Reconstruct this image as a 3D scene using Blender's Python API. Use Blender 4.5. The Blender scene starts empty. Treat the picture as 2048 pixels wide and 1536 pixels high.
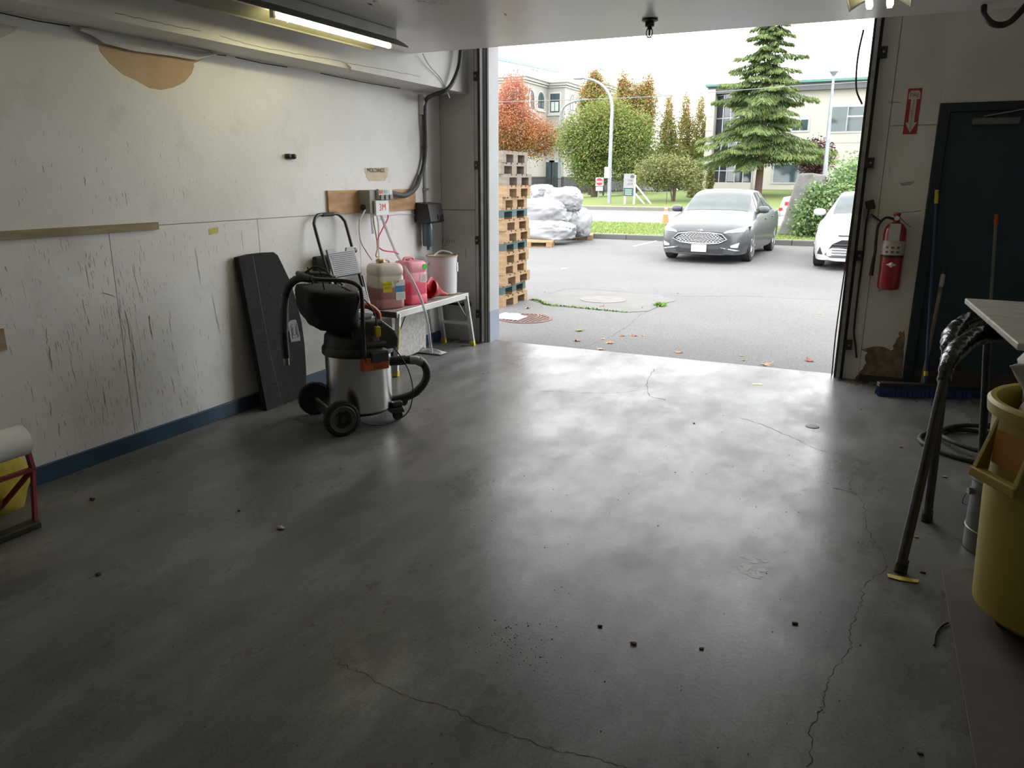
import bpy, math, random
import numpy as np
from mathutils import Vector, Matrix, noise

sc = bpy.context.scene
COL = sc.collection
V = Vector
PI = math.pi

# ------------------------------------------------------------------ camera
FPX, YAW, PITCH, ROLL, EYE = 1528.5, -0.43871, 0.26208, -0.00249, 1.65
FW = V((math.sin(YAW) * math.cos(PITCH), math.cos(YAW) * math.cos(PITCH), -math.sin(PITCH)))
R0 = V((math.cos(YAW), -math.sin(YAW), 0))
D0 = FW.cross(R0)
RT = math.cos(ROLL) * R0 + math.sin(ROLL) * D0
DN = -math.sin(ROLL) * R0 + math.cos(ROLL) * D0
cam = bpy.data.objects.new('camera', bpy.data.cameras.new('camera'))
COL.objects.link(cam)
cam.data.sensor_width = 36
cam.data.lens = FPX / 2048 * 36
cam.data.clip_start = 0.05
cam.data.clip_end = 600
M = Matrix((RT, -DN, -FW)).transposed().to_4x4()
M.translation = (0, 0, EYE)
cam.matrix_world = M
sc.camera = cam

# ------------------------------------------------------------------ daylight and exposure
w = bpy.data.worlds.new('overcast_sky')
sc.world = w
w.use_nodes = True
nt = w.node_tree
bg = nt.nodes['Background']
bg.inputs[0].default_value = (0.97, 0.985, 1.0, 1)
bg.inputs[1].default_value = 5.5
sc.view_settings.view_transform = 'Standard'
sc.view_settings.look = 'None'
sc.view_settings.exposure = 0.0
sc.view_settings.gamma = 1.0
sc.view_settings.use_curve_mapping = False
sc.cycles.max_bounces = 7
sc.cycles.caustics_reflective = False
sc.cycles.caustics_refractive = False

# ------------------------------------------------------------------ picking real places: a sight line cut by a real plane
def ray(x, y):
    return RT * ((x - 1024) / FPX) + DN * ((y - 768) / FPX) + FW
def pz(x, y, z=0.0):
    r = ray(x, y); return V((0, 0, EYE)) + r * ((z - EYE) / r.z)
def px(x, y, X):
    r = ray(x, y); return V((0, 0, EYE)) + r * (X / r.x)
def py(x, y, Y):
    r = ray(x, y); return V((0, 0, EYE)) + r * (Y / r.y)

# ------------------------------------------------------------------ materials
MATS = {}
def mat(name, c, rough=0.6, metal=0.0, c2=None, scale=6.0, detail=4.0, bump=0.0, bscale=None, stretch=None, contrast=(0.35, 0.65),
        trans=0.0, alpha=1.0, coat=0.0, emit=None, spec=None, r2=None, ior=None, sub=0.0):
    if name in MATS: return MATS[name]
    m = bpy.data.materials.new(name); m.use_nodes = True; MATS[name] = m
    t = m.node_tree; b = t.nodes['Principled BSDF']
    b.inputs['Base Color'].default_value = (*c, 1)
    b.inputs['Roughness'].default_value = rough
    b.inputs['Metallic'].default_value = metal
    if trans: b.inputs['Transmission Weight'].default_value = trans
    if alpha < 1: b.inputs['Alpha'].default_value = alpha
    if coat: b.inputs['Coat Weight'].default_value = coat; b.inputs['Coat Roughness'].default_value = 0.08
    if spec is not None: b.inputs['Specular IOR Level'].default_value = spec
    if ior: b.inputs['IOR'].default_value = ior
    if sub: b.inputs['Subsurface Weight'].default_value = sub; b.inputs['Subsurface Radius'].default_value = (0.05, 0.04, 0.04)
    if emit: b.inputs['Emission Color'].default_value = (*emit[0], 1); b.inputs['Emission Strength'].default_value = emit[1]
    if c2 is None: c2 = tuple(x * 0.86 for x in c)
    tc = t.nodes.new('ShaderNodeTexCoord'); mp = t.nodes.new('ShaderNodeMapping')
    t.links.new(tc.outputs['Object'], mp.inputs[0])
    if stretch: mp.inputs['Scale'].default_value = stretch
    n = t.nodes.new('ShaderNodeTexNoise'); n.inputs['Scale'].default_value = scale; n.inputs['Detail'].default_value = detail
    t.links.new(mp.outputs[0], n.inputs['Vector'])
    rp = t.nodes.new('ShaderNodeValToRGB')
    rp.color_ramp.elements[0].position, rp.color_ramp.elements[1].position = contrast
    rp.color_ramp.elements[0].color = (*c, 1); rp.color_ramp.elements[1].color = (*c2, 1)
    t.links.new(n.outputs['Fac'], rp.inputs[0]); t.links.new(rp.outputs[0], b.inputs['Base Color'])
    if r2 is not None:
        mr = t.nodes.new('ShaderNodeMapRange'); mr.inputs[3].default_value = rough; mr.inputs[4].default_value = r2
        mr.inputs[1].default_value, mr.inputs[2].default_value = contrast
        t.links.new(n.outputs['Fac'], mr.inputs[0]); t.links.new(mr.outputs[0], b.inputs['Roughness'])
    if bump:
        n2 = t.nodes.new('ShaderNodeTexNoise'); n2.inputs['Scale'].default_value = bscale or scale * 4; n2.inputs['Detail'].default_value = 5
        t.links.new(mp.outputs[0], n2.inputs['Vector'])
        bp = t.nodes.new('ShaderNodeBump'); bp.inputs['Strength'].default_value = bump; bp.inputs['Distance'].default_value = 0.02
        t.links.new(n2.outputs['Fac'], bp.inputs['Height']); t.links.new(bp.outputs[0], b.inputs['Normal'])
    return m
def nodes_of(m): return m.node_tree, m.node_tree.nodes['Principled BSDF']

# ------------------------------------------------------------------ mesh builder
def spline(pts, n=6, closed=False):
    P = [V(p) for p in pts]; out = []; m = len(P)
    segs = m if closed else m - 1
    for i in range(segs):
        p1, p2 = P[i], P[(i + 1) % m]
        p0 = P[i - 1] if (closed or i > 0) else p1 * 2 - p2
        p3 = P[(i + 2) % m] if (closed or i + 2 < m) else p2 * 2 - p1
        for k in range(n):
            t = k / n
            out.append(0.5 * ((2 * p1) + (p2 - p0) * t + (2 * p0 - 5 * p1 + 4 * p2 - p3) * t * t + (3 * p1 - p0 - 3 * p2 + p3) * t ** 3))
    if not closed: out.append(P[-1])
    return out
class MB:
    def __init__(s): s.v = []; s.f = []
    def add(s, vs, fs):
        o = len(s.v); s.v += [V(p) for p in vs]; s.f += [tuple(i + o for i in f) for f in fs]; return s
    def box(s, x0, x1, y0, y1, z0, z1):
        return s.add([(x0, y0, z0), (x1, y0, z0), (x1, y1, z0), (x0, y1, z0), (x0, y0, z1), (x1, y0, z1), (x1, y1, z1), (x0, y1, z1)],
                     [(0, 3, 2, 1), (4, 5, 6, 7), (0, 1, 5, 4), (1, 2, 6, 5), (2, 3, 7, 6), (3, 0, 4, 7)])
    def obox(s, c, ax, ay, az):          # oriented box: centre and three half axes
        c, ax, ay, az = V(c), V(ax), V(ay), V(az)
        vs = [c + ax * i + ay * j + az * k for k in (-1, 1) for i, j in ((-1, -1), (1, -1), (1, 1), (-1, 1))]
        return s.add(vs, [(0, 3, 2, 1), (4, 5, 6, 7), (0, 1, 5, 4), (1, 2, 6, 5), (2, 3, 7, 6), (3, 0, 4, 7)])
    def bar(s, p, q, w, h, up=(0, 0, 1)):
        p, q = V(p), V(q); d = (q - p); u = V(up); x = d.cross(u)
        if x.length < 1e-6: x = d.cross(V((1, 0, 0)))
        x.normalize(); y = x.cross(d).normalized()
        return s.obox((p + q) / 2, x * w / 2, d / 2, y * h / 2)
    def ring(s, c, u, v, r, n):
        return [c + (u * math.cos(2 * PI * i / n) + v * math.sin(2 * PI * i / n)) * r for i in range(n)]
    def cyl(s, p, q, r0, r1=None, n=16, caps=True):
        p, q = V(p), V(q); r1 = r0 if r1 is None else r1
        d = (q - p).normalized(); u = d.orthogonal().normalized(); v = d.cross(u)
        a = s.ring(p, u, v, r0, n); b = s.ring(q, u, v, r1, n)
        fs = [(i, (i + 1) % n, n + (i + 1) % n, n + i) for i in range(n)]
        if caps: fs += [tuple(range(n - 1, -1, -1)), tuple(range(n, 2 * n))]
        return s.add(a + b, fs)
    def tube(s, pts, r, n=8, closed=False, rs=None, caps=True):
        P = [V(p) for p in pts]; m = len(P); rings = []; u = None
        for i in range(m):
            a = P[i - 1] if (i > 0 or closed) else P[i]; b = P[(i + 1) % m] if (i < m - 1 or closed) else P[i]
            d = (b - a).normalized()
            if u is None: u = d.orthogonal().normalized()
            u = (u - d * u.dot(d)).normalized(); v = d.cross(u)
            rings += s.ring(P[i], u, v, rs[i] if rs else r, n)
        fs = []
        for i in range(m if closed else m - 1):
            j = (i + 1) % m
            for k in range(n): fs.append((i * n + k, i * n + (k + 1) % n, j * n + (k + 1) % n, j * n + k))
        if not closed and caps: fs += [tuple(range(n - 1, -1, -1)), tuple(range((m - 1) * n, m * n))]
        return s.add(rings, fs)
    def lathe(s, prof, o=(0, 0, 0), ax=(0, 0, 1), n=24, caps=True, sx=1.0):
        o, d = V(o), V(ax).normalized()
        u = V((1, 0, 0)) if abs(d.z) > 0.9 else d.orthogonal().normalized()
        v = d.cross(u); vs = []; fs = []; m = len(prof)
        for r, z in prof: vs += [o + d * z + (u * math.cos(2 * PI * i / n) * sx + v * math.sin(2 * PI * i / n)) * max(r, 1e-5) for i in range(n)]
        for j in range(m - 1):
            for i in range(n): fs.append((j * n + i, j * n + (i + 1) % n, (j + 1) * n + (i + 1) % n, (j + 1) * n + i))
        if caps: fs += [tuple(range(n - 1, -1, -1)), tuple(range((m - 1) * n, m * n))]
        return s.add(vs, fs)
    def prism(s, pts, off):               # a closed outline of points pushed by a vector
        n = len(pts); P = [V(p) for p in pts]; off = V(off)
        return s.add(P + [p + off for p in P], [tuple(range(n)), tuple(range(2 * n - 1, n - 1, -1))] + [(i, n + i, n + (i + 1) % n, (i + 1) % n) for i in range(n)])
    def blob(s, c, r, nu=16, nv=10, p=1.0, fn=None):     # (super)ellipsoid, fn moves a unit point
        c = V(c); r = V(r); vs = []; fs = []
        pw = lambda t: math.copysign(abs(t) ** p, t)
        for j in range(nv + 1):
            a = -PI / 2 + PI * j / nv
            for i in range(nu):
                b = 2 * PI * i / nu
                d = V((pw(math.cos(a)) * pw(math.cos(b)), pw(math.cos(a)) * pw(math.sin(b)), pw(math.sin(a))))
                if fn: d = fn(d)
                vs.append(c + V((d.x * r.x, d.y * r.y, d.z * r.z)))
        for j in range(nv):
            for i in range(nu): fs.append((j * nu + i, j * nu + (i + 1) % nu, (j + 1) * nu + (i + 1) % nu, (j + 1) * nu + i))
        return s.add(vs, fs)
    def ribbon(s, pts, wdt, nrm, side=None):             # thin flat strip along a path
        P = [V(p) for p in pts]; nrm = V(nrm); m = len(P); vs = []
        for i in range(m):
            d = P[min(i + 1, m - 1)] - P[max(i - 1, 0)]
            x = d.cross(nrm).normalized() * (wdt if not isinstance(wdt, (list, tuple)) else wdt[i]) / 2
            vs += [P[i] - x, P[i] + x]
        return s.add(vs, [(2 * i, 2 * i + 1, 2 * i + 3, 2 * i + 2) for i in range(m - 1)])
    def tf(s, mtx, start=0):
        for i in range(start, len(s.v)): s.v[i] = mtx @ s.v[i]
        return s
    def build(s, name, m, parent=None, smooth=None, bevel=0.0, world=False, kind=None, label=None):
        me = bpy.data.meshes.new(name)
        vs = s.v
        if parent is not None and world:
            r = parent
            while r.parent: r = r.parent
            inv = (Matrix.Translation(r.location) @ Matrix.Rotation(r.rotation_euler.z, 4, 'Z')).inverted()
            vs = [inv @ p for p in vs]
        me.from_pydata([tuple(p) for p in vs], [], s.f)
        me.validate(); me.update()
        me.materials.append(m)
        if smooth is not None:
            me.shade_smooth(); me.set_sharp_from_angle(angle=math.radians(smooth))
        o = bpy.data.objects.new(name, me); COL.objects.link(o)
        if parent is not None: o.parent = parent
        if bevel:
            b = o.modifiers.new('bevel', 'BEVEL'); b.width = bevel; b.segments = 2; b.limit_method = 'ANGLE'; b.angle_limit = 0.7
        if kind: o['kind'] = kind
        if label: o['label'] = label
        return o
    def solo(s, name, m, label, cat, group=None, **k):   # a thing that is one mesh, its origin at its base
        lo = [min(p[i] for p in s.v) for i in range(3)]; hi = [max(p[i] for p in s.v) for i in range(3)]
        b = V(((lo[0] + hi[0]) / 2, (lo[1] + hi[1]) / 2, lo[2]))
        s.v = [p - b for p in s.v]
        o = s.build(name, m, **k); o.location = b
        o['label'] = label; o['category'] = cat
        if group: o['group'] = group
        return o
def thing(name, label, cat, loc=(0, 0, 0), rz=0.0, group=None):
    o = bpy.data.objects.new(name, None); COL.objects.link(o)
    o.empty_display_size = 0.1
    o.location = loc; o.rotation_euler = (0, 0, rz); o['label'] = label; o['category'] = cat
    if group: o['group'] = group
    return o
def struct(name, mb, m, **k):
    o = mb.build(name, m, **k); o['kind'] = 'structure'; return o
def clone(o, parent=None):
    c = o.copy(); COL.objects.link(c)
    if parent is not None: c.parent = parent
    for ch in list(o.children): clone(ch, c)
    return c
def text(name, s, size, o, right, up, m, parent, depth=0.0008, sx=1.0, world=True):
    cu = bpy.data.curves.new('t', 'FONT'); cu.body = s; cu.size = size; cu.align_x = 'CENTER'; cu.align_y = 'CENTER'; cu.extrude = 0
    ob = bpy.data.objects.new('t', cu); COL.objects.link(ob)
    dg = bpy.context.evaluated_depsgraph_get()
    me = bpy.data.meshes.new_from_object(ob.evaluated_get(dg))
    mb = MB(); right, up = V(right), V(up); n = right.cross(up)
    mb.add([V(o) + right * p.co.x * sx + up * p.co.y + n * depth for p in me.vertices], [tuple(p.vertices) for p in me.polygons])
    bpy.data.objects.remove(ob); bpy.data.curves.remove(cu); bpy.data.meshes.remove(me)
    return mb.build(name, m, parent, world=world)
rnd = random.Random(7)

# ================================================================== materials of the place
def floor_material():
    m = mat('sealed_concrete', (0.18, 0.17, 0.16), rough=0.3)
    t, b = nodes_of(m); t.nodes.clear()
    N = t.nodes.new; L = t.links.new
    out = N('ShaderNodeOutputMaterial'); b = N('ShaderNodeBsdfPrincipled'); L(b.outputs[0], out.inputs[0])
    tc = N('ShaderNodeTexCoord')
    def nz(scale, detail=6, st=(1, 1, 1), rough=0.55):
        mp = N('ShaderNodeMapping'); mp.inputs['Scale'].default_value = st; L(tc.outputs['Object'], mp.inputs[0])
        n = N('ShaderNodeTexNoise'); n.inputs['Scale'].default_value = scale; n.inputs['Detail'].default_value = detail
        n.inputs['Roughness'].default_value = rough; L(mp.outputs[0], n.inputs['Vector']); return n.outputs['Fac']
    def ramp(src, stops):
        r = N('ShaderNodeValToRGB'); e = r.color_ramp.elements
        while len(e) < len(stops): e.new(0.5)
        for k, (p, c) in enumerate(stops): e[k].position = p; e[k].color = (*c, 1)
        L(src, r.inputs[0]); return r.outputs[0]
    def mix(f, a, c, mode='MIX'):
        x = N('ShaderNodeMixRGB'); x.blend_type = mode
        for i, q in zip((0, 1, 2), (f, a, c)):
            if isinstance(q, (int, float)): x.inputs[i].default_value = q
            elif isinstance(q, tuple): x.inputs[i].default_value = (*q, 1)
            else: L(q, x.inputs[i])
        return x.outputs[0]
    big = ramp(nz(0.75, 5), [(0.3, (0.110, 0.108, 0.106)), (0.5, (0.142, 0.140, 0.138)), (0.7, (0.182, 0.180, 0.178))])
    worn = ramp(nz(2.6, 9, (1.25, 0.7, 1), 0.68), [(0.48, (0, 0, 0)), (0.72, (1, 1, 1))])
    c = mix(worn, big, (0.225, 0.223, 0.222))
    smear = ramp(nz(1.7, 8, (2.2, 0.6, 1), 0.6), [(0.35, (0.74, 0.73, 0.72)), (0.65, (1.12, 1.12, 1.12))])
    c = mix(1.0, c, smear, 'MULTIPLY')
    grit = ramp(nz(95, 3), [(0.3, (0.82, 0.82, 0.82)), (0.7, (1.12, 1.12, 1.12))])
    c = mix(1.0, c, grit, 'MULTIPLY')
    L(c, b.inputs['Base Color'])
    rr = N('ShaderNodeMapRange'); rr.inputs[1].default_value = 0.35; rr.inputs[2].default_value = 0.68; rr.inputs[3].default_value = 0.22; rr.inputs[4].default_value = 0.46
    L(nz(1.5, 9, (1.3, 0.8, 1), 0.66), rr.inputs[0]); L(rr.outputs[0], b.inputs['Roughness'])
    b.inputs['IOR'].default_value = 1.3
    bp = N('ShaderNodeBump'); bp.inputs['Strength'].default_value = 0.10; bp.inputs['Distance'].default_value = 0.006
    L(nz(45, 8, (1, 1, 1), 0.6), bp.inputs['Height']); L(bp.outputs[0], b.inputs['Normal'])
    return m
M_FLOOR = floor_material()
M_WALL = mat('painted_wallboard', (0.80, 0.79, 0.785), 0.5, c2=(0.70, 0.685, 0.67), scale=1.3, detail=9, contrast=(0.4, 0.75), bump=0.06, bscale=30)
def grime(m, col, fac, scale, lo, hi):
    t, b = nodes_of(m); src = b.inputs['Base Color'].links[0].from_socket
    tc = t.nodes.new('ShaderNodeTexCoord'); n = t.nodes.new('ShaderNodeTexNoise'); n.inputs['Scale'].default_value = scale; n.inputs['Detail'].default_value = 10; n.inputs['Roughness'].default_value = .66
    mr = t.nodes.new('ShaderNodeMapRange'); mr.inputs[1].default_value = lo; mr.inputs[2].default_value = hi; mr.inputs[4].default_value = fac
    mx = t.nodes.new('ShaderNodeMixRGB'); mx.inputs[2].default_value = (*col, 1)
    t.links.new(tc.outputs['Object'], n.inputs['Vector']); t.links.new(n.outputs['Fac'], mr.inputs[0]); t.links.new(mr.outputs[0], mx.inputs[0]); t.links.new(src, mx.inputs[1]); t.links.new(mx.outputs[0], b.inputs['Base Color'])
grime(M_WALL, (.34, .32, .30), .5, 2.2, .55, .82)
M_SOFF = mat('painted_plaster', (0.74, 0.73, 0.71), 0.6, c2=(0.64, 0.625, 0.60), scale=2.0, detail=8, bump=0.08, bscale=14)
M_CEIL = mat('painted_ceiling_sheet', (0.90, 0.88, 0.86), 0.27, c2=(0.86, 0.84, 0.815), scale=1.1, detail=5)
M_RET = mat('grey_painted_board', (0.62, 0.61, 0.585), 0.6, c2=(0.52, 0.51, 0.48), scale=2.2, detail=8, bump=0.05, bscale=25)
M_CREAM = mat('dirty_cream_paint', (0.76, 0.74, 0.69), 0.6, c2=(0.64, 0.61, 0.55), scale=2.4, detail=8, bump=0.08, bscale=20)
M_BLUE = mat('blue_baseboard_paint', (0.026, 0.072, 0.14), 0.45, c2=(0.018, 0.045, 0.085), scale=5, bump=0.1)
M_DBLUE = mat('dark_blue_door_paint', (0.026, 0.048, 0.072), 0.45, c2=(0.02, 0.038, 0.056), scale=3)
M_DARKM = mat('dark_track_steel', (0.035, 0.034, 0.033), 0.5, 0.6, c2=(0.06, 0.056, 0.05), scale=9)
M_STEEL = mat('galvanised_steel', (0.36, 0.36, 0.35), 0.42, 0.8, c2=(0.25, 0.245, 0.24), scale=10)
M_JAMB = mat('pale_jamb_paint', (0.36, 0.365, 0.37), 0.5, c2=(0.32, 0.325, 0.33), scale=3)
M_BLACK = mat('black_plastic', (0.018, 0.018, 0.019), 0.42, c2=(0.026, 0.026, 0.026), scale=12)
M_RUB = mat('black_rubber', (0.02, 0.02, 0.02), 0.7, c2=(0.035, 0.034, 0.032), scale=15)
M_WHITE = mat('white_enamel', (0.72, 0.72, 0.70), 0.4, c2=(0.64, 0.63, 0.6), scale=5)
M_PAPER = mat('white_paper', (0.80, 0.79, 0.77), 0.8)
M_TAN = mat('bare_tan_board', (0.62, 0.45, 0.30), 0.85, c2=(0.54, 0.38, 0.25), scale=5, detail=8, bump=0.1)
M_WOODB = mat('old_batten_wood', (0.38, 0.31, 0.19), 0.75, c2=(0.27, 0.21, 0.12), scale=4, stretch=(8, 1, 8))
M_PLY = mat('plywood', (0.58, 0.36, 0.19), 0.65, c2=(0.36, 0.19, 0.085), scale=2.6, detail=7, stretch=(1, 1, 5), contrast=(0.4, 0.68))
M_SCUFF = mat('scuff_black', (0.14, 0.13, 0.13), 0.8, c2=(0.33, 0.31, 0.30), scale=8)
M_YEL = mat('yellow_tape', (0.62, 0.55, 0.10), 0.5, c2=(0.5, 0.42, 0.05), scale=12)
M_RED = mat('red_enamel', (0.36, 0.02, 0.022), 0.3, c2=(0.28, 0.015, 0.018), scale=8, coat=0.4)

XL, YF, ZC, YC = -4.08, 6.98, 2.667, 5.91        # left wall, front wall, ceiling height, ceiling edge
XS, ZS = -3.75, 2.45                               # soffit face and underside
XR, YB, XD0, XD1 = 2.7, -4.5, -3.56, -0.2          # right wall, back wall, door opening

# ------------------------------------------------------------------ floor with cracks
fl = struct('floor', MB().box(XL - .2, XR + .2, YB - .2, 7.11, -0.18, 0.0), M_FLOOR)
M_CRACK = mat('crack_dirt', (0.035, 0.03, 0.026), 0.9)
def crack(pix, wd, seed, jag=0.009):
    r = random.Random(seed); pts = spline([pz(*q) for q in pix], 9); out = []
    for i, p in enumerate(pts): out.append(V((p.x + r.uniform(-jag, jag), p.y + r.uniform(-jag, jag), 0.0006)))
    MB().ribbon(out, [wd * .6 * r.uniform(.4, 1.3) for _ in out], (0, 0, 1)).build('crack', M_CRACK, fl)
crack([(1697, 905), (1712, 940), (1700, 975), (1728, 1010), (1735, 1060), (1772, 1128), (1730, 1170), (1722, 1210), (1702, 1262), (1700, 1300),
       (1655, 1360), (1650, 1400), (1625, 1450), (1618, 1536)], 0.006, 1)
crack([(655, 1290), (680, 1325), (720, 1345), (790, 1385), (880, 1410), (980, 1455), (1080, 1490), (1180, 1515), (1260, 1534)], 0.0045, 2)
crack([(1310, 738), (1295, 760), (1298, 790), (1330, 800)], 0.006, 3)
crack([(1480, 835), (1530, 852), (1590, 878), (1640, 900), (1697, 912)], 0.005, 4)
crack([(1045, 782), (1120, 783), (1180, 786), (1240, 785), (1295, 778)], 0.004, 5, .004)
crack([(1665, 976), (1690, 981), (1722, 990)], 0.012, 6, .004)
# chalky worn paint patch
M_CHALK = mat('chalky_wear', (0.42, 0.42, 0.42), 0.5, c2=(0.3, 0.3, 0.3), scale=14, detail=8)
r = random.Random(3); mb = MB()
for i in range(26):
    c = pz(1500 + r.gauss(0, 16), 1138 + r.gauss(0, 10)); n = 6; a0 = r.random() * 6
    mb.add([(c.x + math.cos(a0 + k) * r.uniform(.006, .03), c.y + math.sin(a0 + k) * r.uniform(.004, .02), 0.0006 + i * 1e-5) for k in range(n)], [tuple(range(n))])
mb.build('chalk_patch', M_CHALK, fl, kind='stuff')
# floor plug
p = pz(1625, 853)
MB().lathe([(0.045, 0), (0.045, 0.003), (0.036, 0.004), (0.0, 0.004)], (p.x, p.y, 0), n=20).build('floor_plug', M_DARKM, fl, smooth=40)

# ------------------------------------------------------------------ left wall: sheets with open joints
wl = struct('wall_left', MB().box(XL - .25, XL - .02, YB - .2, YF + .24, 0, 3.5), M_WALL)
ZJ = 1.365
def sheet(y0, y1, z0, z1, name='panel'):
    return MB().box(XL - .02, XL, y0 + .002, y1 - .002, z0 + .002, z1 - .002).build(name, M_WALL, wl, bevel=0.0015)
ys = [YB, -1.76, 0.68, 1.9, 3.12, 4.34, 5.56, 6.78, YF]
for a, b_ in zip(ys[:-1], ys[1:]): sheet(a, b_, 0, ZJ)
for a, b_ in ((YB, 0.7), (0.7, YF)): sheet(a, b_, ZJ, 2.47)
# bare board where the paint has come away, and the loose flap of paint above it
pk = [(196, 88), (199, 100), (203, 107), (219, 126), (246, 149), (273, 161), (298, 176), (323, 180), (347, 175), (369, 164), (383, 148), (388, 133),
      (387, 127), (407, 118), (425, 108), (350, 100), (260, 92)]
MB().prism([px(x, y, XL) for x, y in pk], (0.0012, 0, 0)).build('bare_patch', M_TAN, wl)
pk = [(0, 46), (36, 54), (28, 64), (12, 72), (0, 76)]
MB().prism([px(x, y, XL) for x, y in pk], (0.0012, 0, 0)).build('bare_patch', M_RET, wl)
lowr = [(150, 62), (175, 72), (200, 88), (260, 103), (330, 112), (386, 121), (424, 110)]
upr = [(150, 50), (180, 52), (205, 60), (262, 72), (330, 88), (386, 100), (424, 106)]
vs = []; n = len(lowr)
for (a, b_), (c, d) in zip(lowr, upr):
    q = px(a, b_, XL); u = px(c, d, XL)
    for k in range(5):
        tt = k / 4; vs.append(u.lerp(q, tt) + V((0.004 + 0.05 * math.sin(tt * 2.6) * (0.3 + tt), 0, 0)))
MB().add(vs, [(i * 5 + k, i * 5 + k + 1, i * 5 + 6 + k, i * 5 + 5 + k) for i in range(n - 1) for k in range(4)]).build('loose_paint_flap', M_WALL, wl, smooth=60)
# scuffs and knocks on the sheets (uncountable small marks)
def marks(seed, n, y0, y1, z0, z1, L0, L1, w0=.0016, w1=.0045):
    r = random.Random(seed)
    for i in range(n):
        y = r.uniform(y0, y1) if r.random() < .35 else r.gauss((y0 + y1) / 2, (y1 - y0) / 5); z = r.uniform(z0, z1); l = r.uniform(L0, L1) * (1 + 2 * (r.random() < .08)); lean = r.uniform(-.02, .12) * l
        if not (2.0 < y < 6.7 and 0.1 < z < 2.4) or abs(z - ZJ) < l: continue
        ww = r.uniform(w0, w1) * .7; n_ = 4
        mk.ribbon([(XL + .0008, y + lean * k / n_ + r.uniform(-.0015, .0015), z - l * (k / n_ - .5)) for k in range(n_ + 1)], [ww * .3, ww, ww * r.uniform(.6, 1), ww * .8, ww * .2], (1, 0, 0))
mk = MB()
marks(1, 230, 2.35, 3.7, .2, 1.3, .012, .06); marks(2, 130, 2.6, 3.5, .3, 1.0, .015, .07); marks(3, 110, 2.3, 4.3, .9, 1.9, .008, .035)
marks(4, 60, 3.6, 4.7, .2, 1.3, .01, .06); marks(5, 60, 4.3, 6.6, .7, 1.7, .008, .03); marks(6, 40, 2.4, 6.4, 1.5, 2.3, .004, .014)
marks(7, 90, 2.2, 3.9, .1, .35, .01, .05)
for a, b_, ww in (((390, 495), (402, 570), .006), ((424, 588), (440, 668), .007), ((251, 620), (262, 690), .008), ((262, 690), (283, 850), .007), ((236, 620), (256, 680), .004), ((258, 640), (276, 740), .004),
                  ((297, 632), (305, 680), .007), ((97, 690), (106, 745), .007), ((206, 780), (210, 815), .007), ((341, 750), (350, 790), .005), ((203, 585), (232, 594), .006), ((205, 820), (208, 850), .005),
                  ((100, 800), (103, 835), .006), ((116, 845), (120, 875), .006), ((165, 600), (172, 630), .005), ((483, 460), (486, 500), .004), ((120, 475), (125, 505), .004), ((92, 655), (95, 690), .006),
                  ((85, 330), (90, 347), .006), ((168, 352), (172, 372), .006), ((365, 380), (368, 395), .006), ((37, 400), (40, 412), .006)):
    p0, p1 = px(*a, XL), px(*b_, XL); pts = []
    for k in range(7):
        q = p0.lerp(p1, k / 6); pts.append(V((XL + .001, q.y + rnd.uniform(-.004, .004), q.z)))
    mk.ribbon(pts, [ww * .7 * f for f in (.3, .8, 1, .8, 1, .7, .2)], (1, 0, 0))
mk.build('scuff_marks', M_SCUFF, wl, kind='stuff')
# small bits stuck or screwed to the sheets
bs = struct('baseboard_left', MB().box(XL, XL + .022, YB, YF - .01, 0, 0.10), M_BLUE, bevel=0.003)
p0, p1 = px(0, 468, XL), px(314, 455, XL)
MB().box(XL, XL + .018, 1.5, p1.y, ZJ - .024, ZJ + .02).solo('batten', M_WOODB, 'thin old wooden batten nailed along the left wall joint', 'batten')
p0 = px(3, 680, XL)
MB().box(XL, XL + .016, p0.y - .06, p0.y + .012, p0.z - .055, p0.z + .06).solo('wood_block', M_WOODB, 'small wooden block fixed low on the left wall at the picture edge', 'block')
p0 = px(427, 462, XL)
MB().prism([px(417, 458, XL), px(436, 454, XL), px(436, 466, XL), (px(418, 470, XL))], (0.0015, 0, 0)).solo('tape_scrap', M_YEL, 'small scrap of yellow tape stuck to the left wall', 'tape')

# ------------------------------------------------------------------ soffit and ceiling
so = struct('trim_1', MB().box(XL - .02, XS, YB, YF, ZS, 3.5), M_SOFF)
def scrk(pts, wd, seed):
    r = random.Random(seed)
    P = [px(x, y, XS) for x, y in pts]; P = [V((XS + .0012, q.y, q.z)) for q in spline(P, 6)]
    MB().ribbon([q + V((0, r.uniform(-.006, .006), r.uniform(-.003, .003))) for q in P], wd, (1, 0, 0)).build('crack', M_CRACK, so)
scrk([(440, 72), (520, 94), (620, 112), (690, 125), (760, 138), (840, 153)], 0.0025, 3)
scrk([(230, 25), (270, 35), (330, 48), (400, 62)], 0.0025, 4)
mb = MB(); q = px(690, 125, XS)
mb.prism([q, q + V((.03, .03, -.03)), q + V((.002, .06, -.06)), q + V((.001, .02, -.025))], (0.003, 0, 0.002)); mb.build('paint_curl', M_RET, so)
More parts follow.
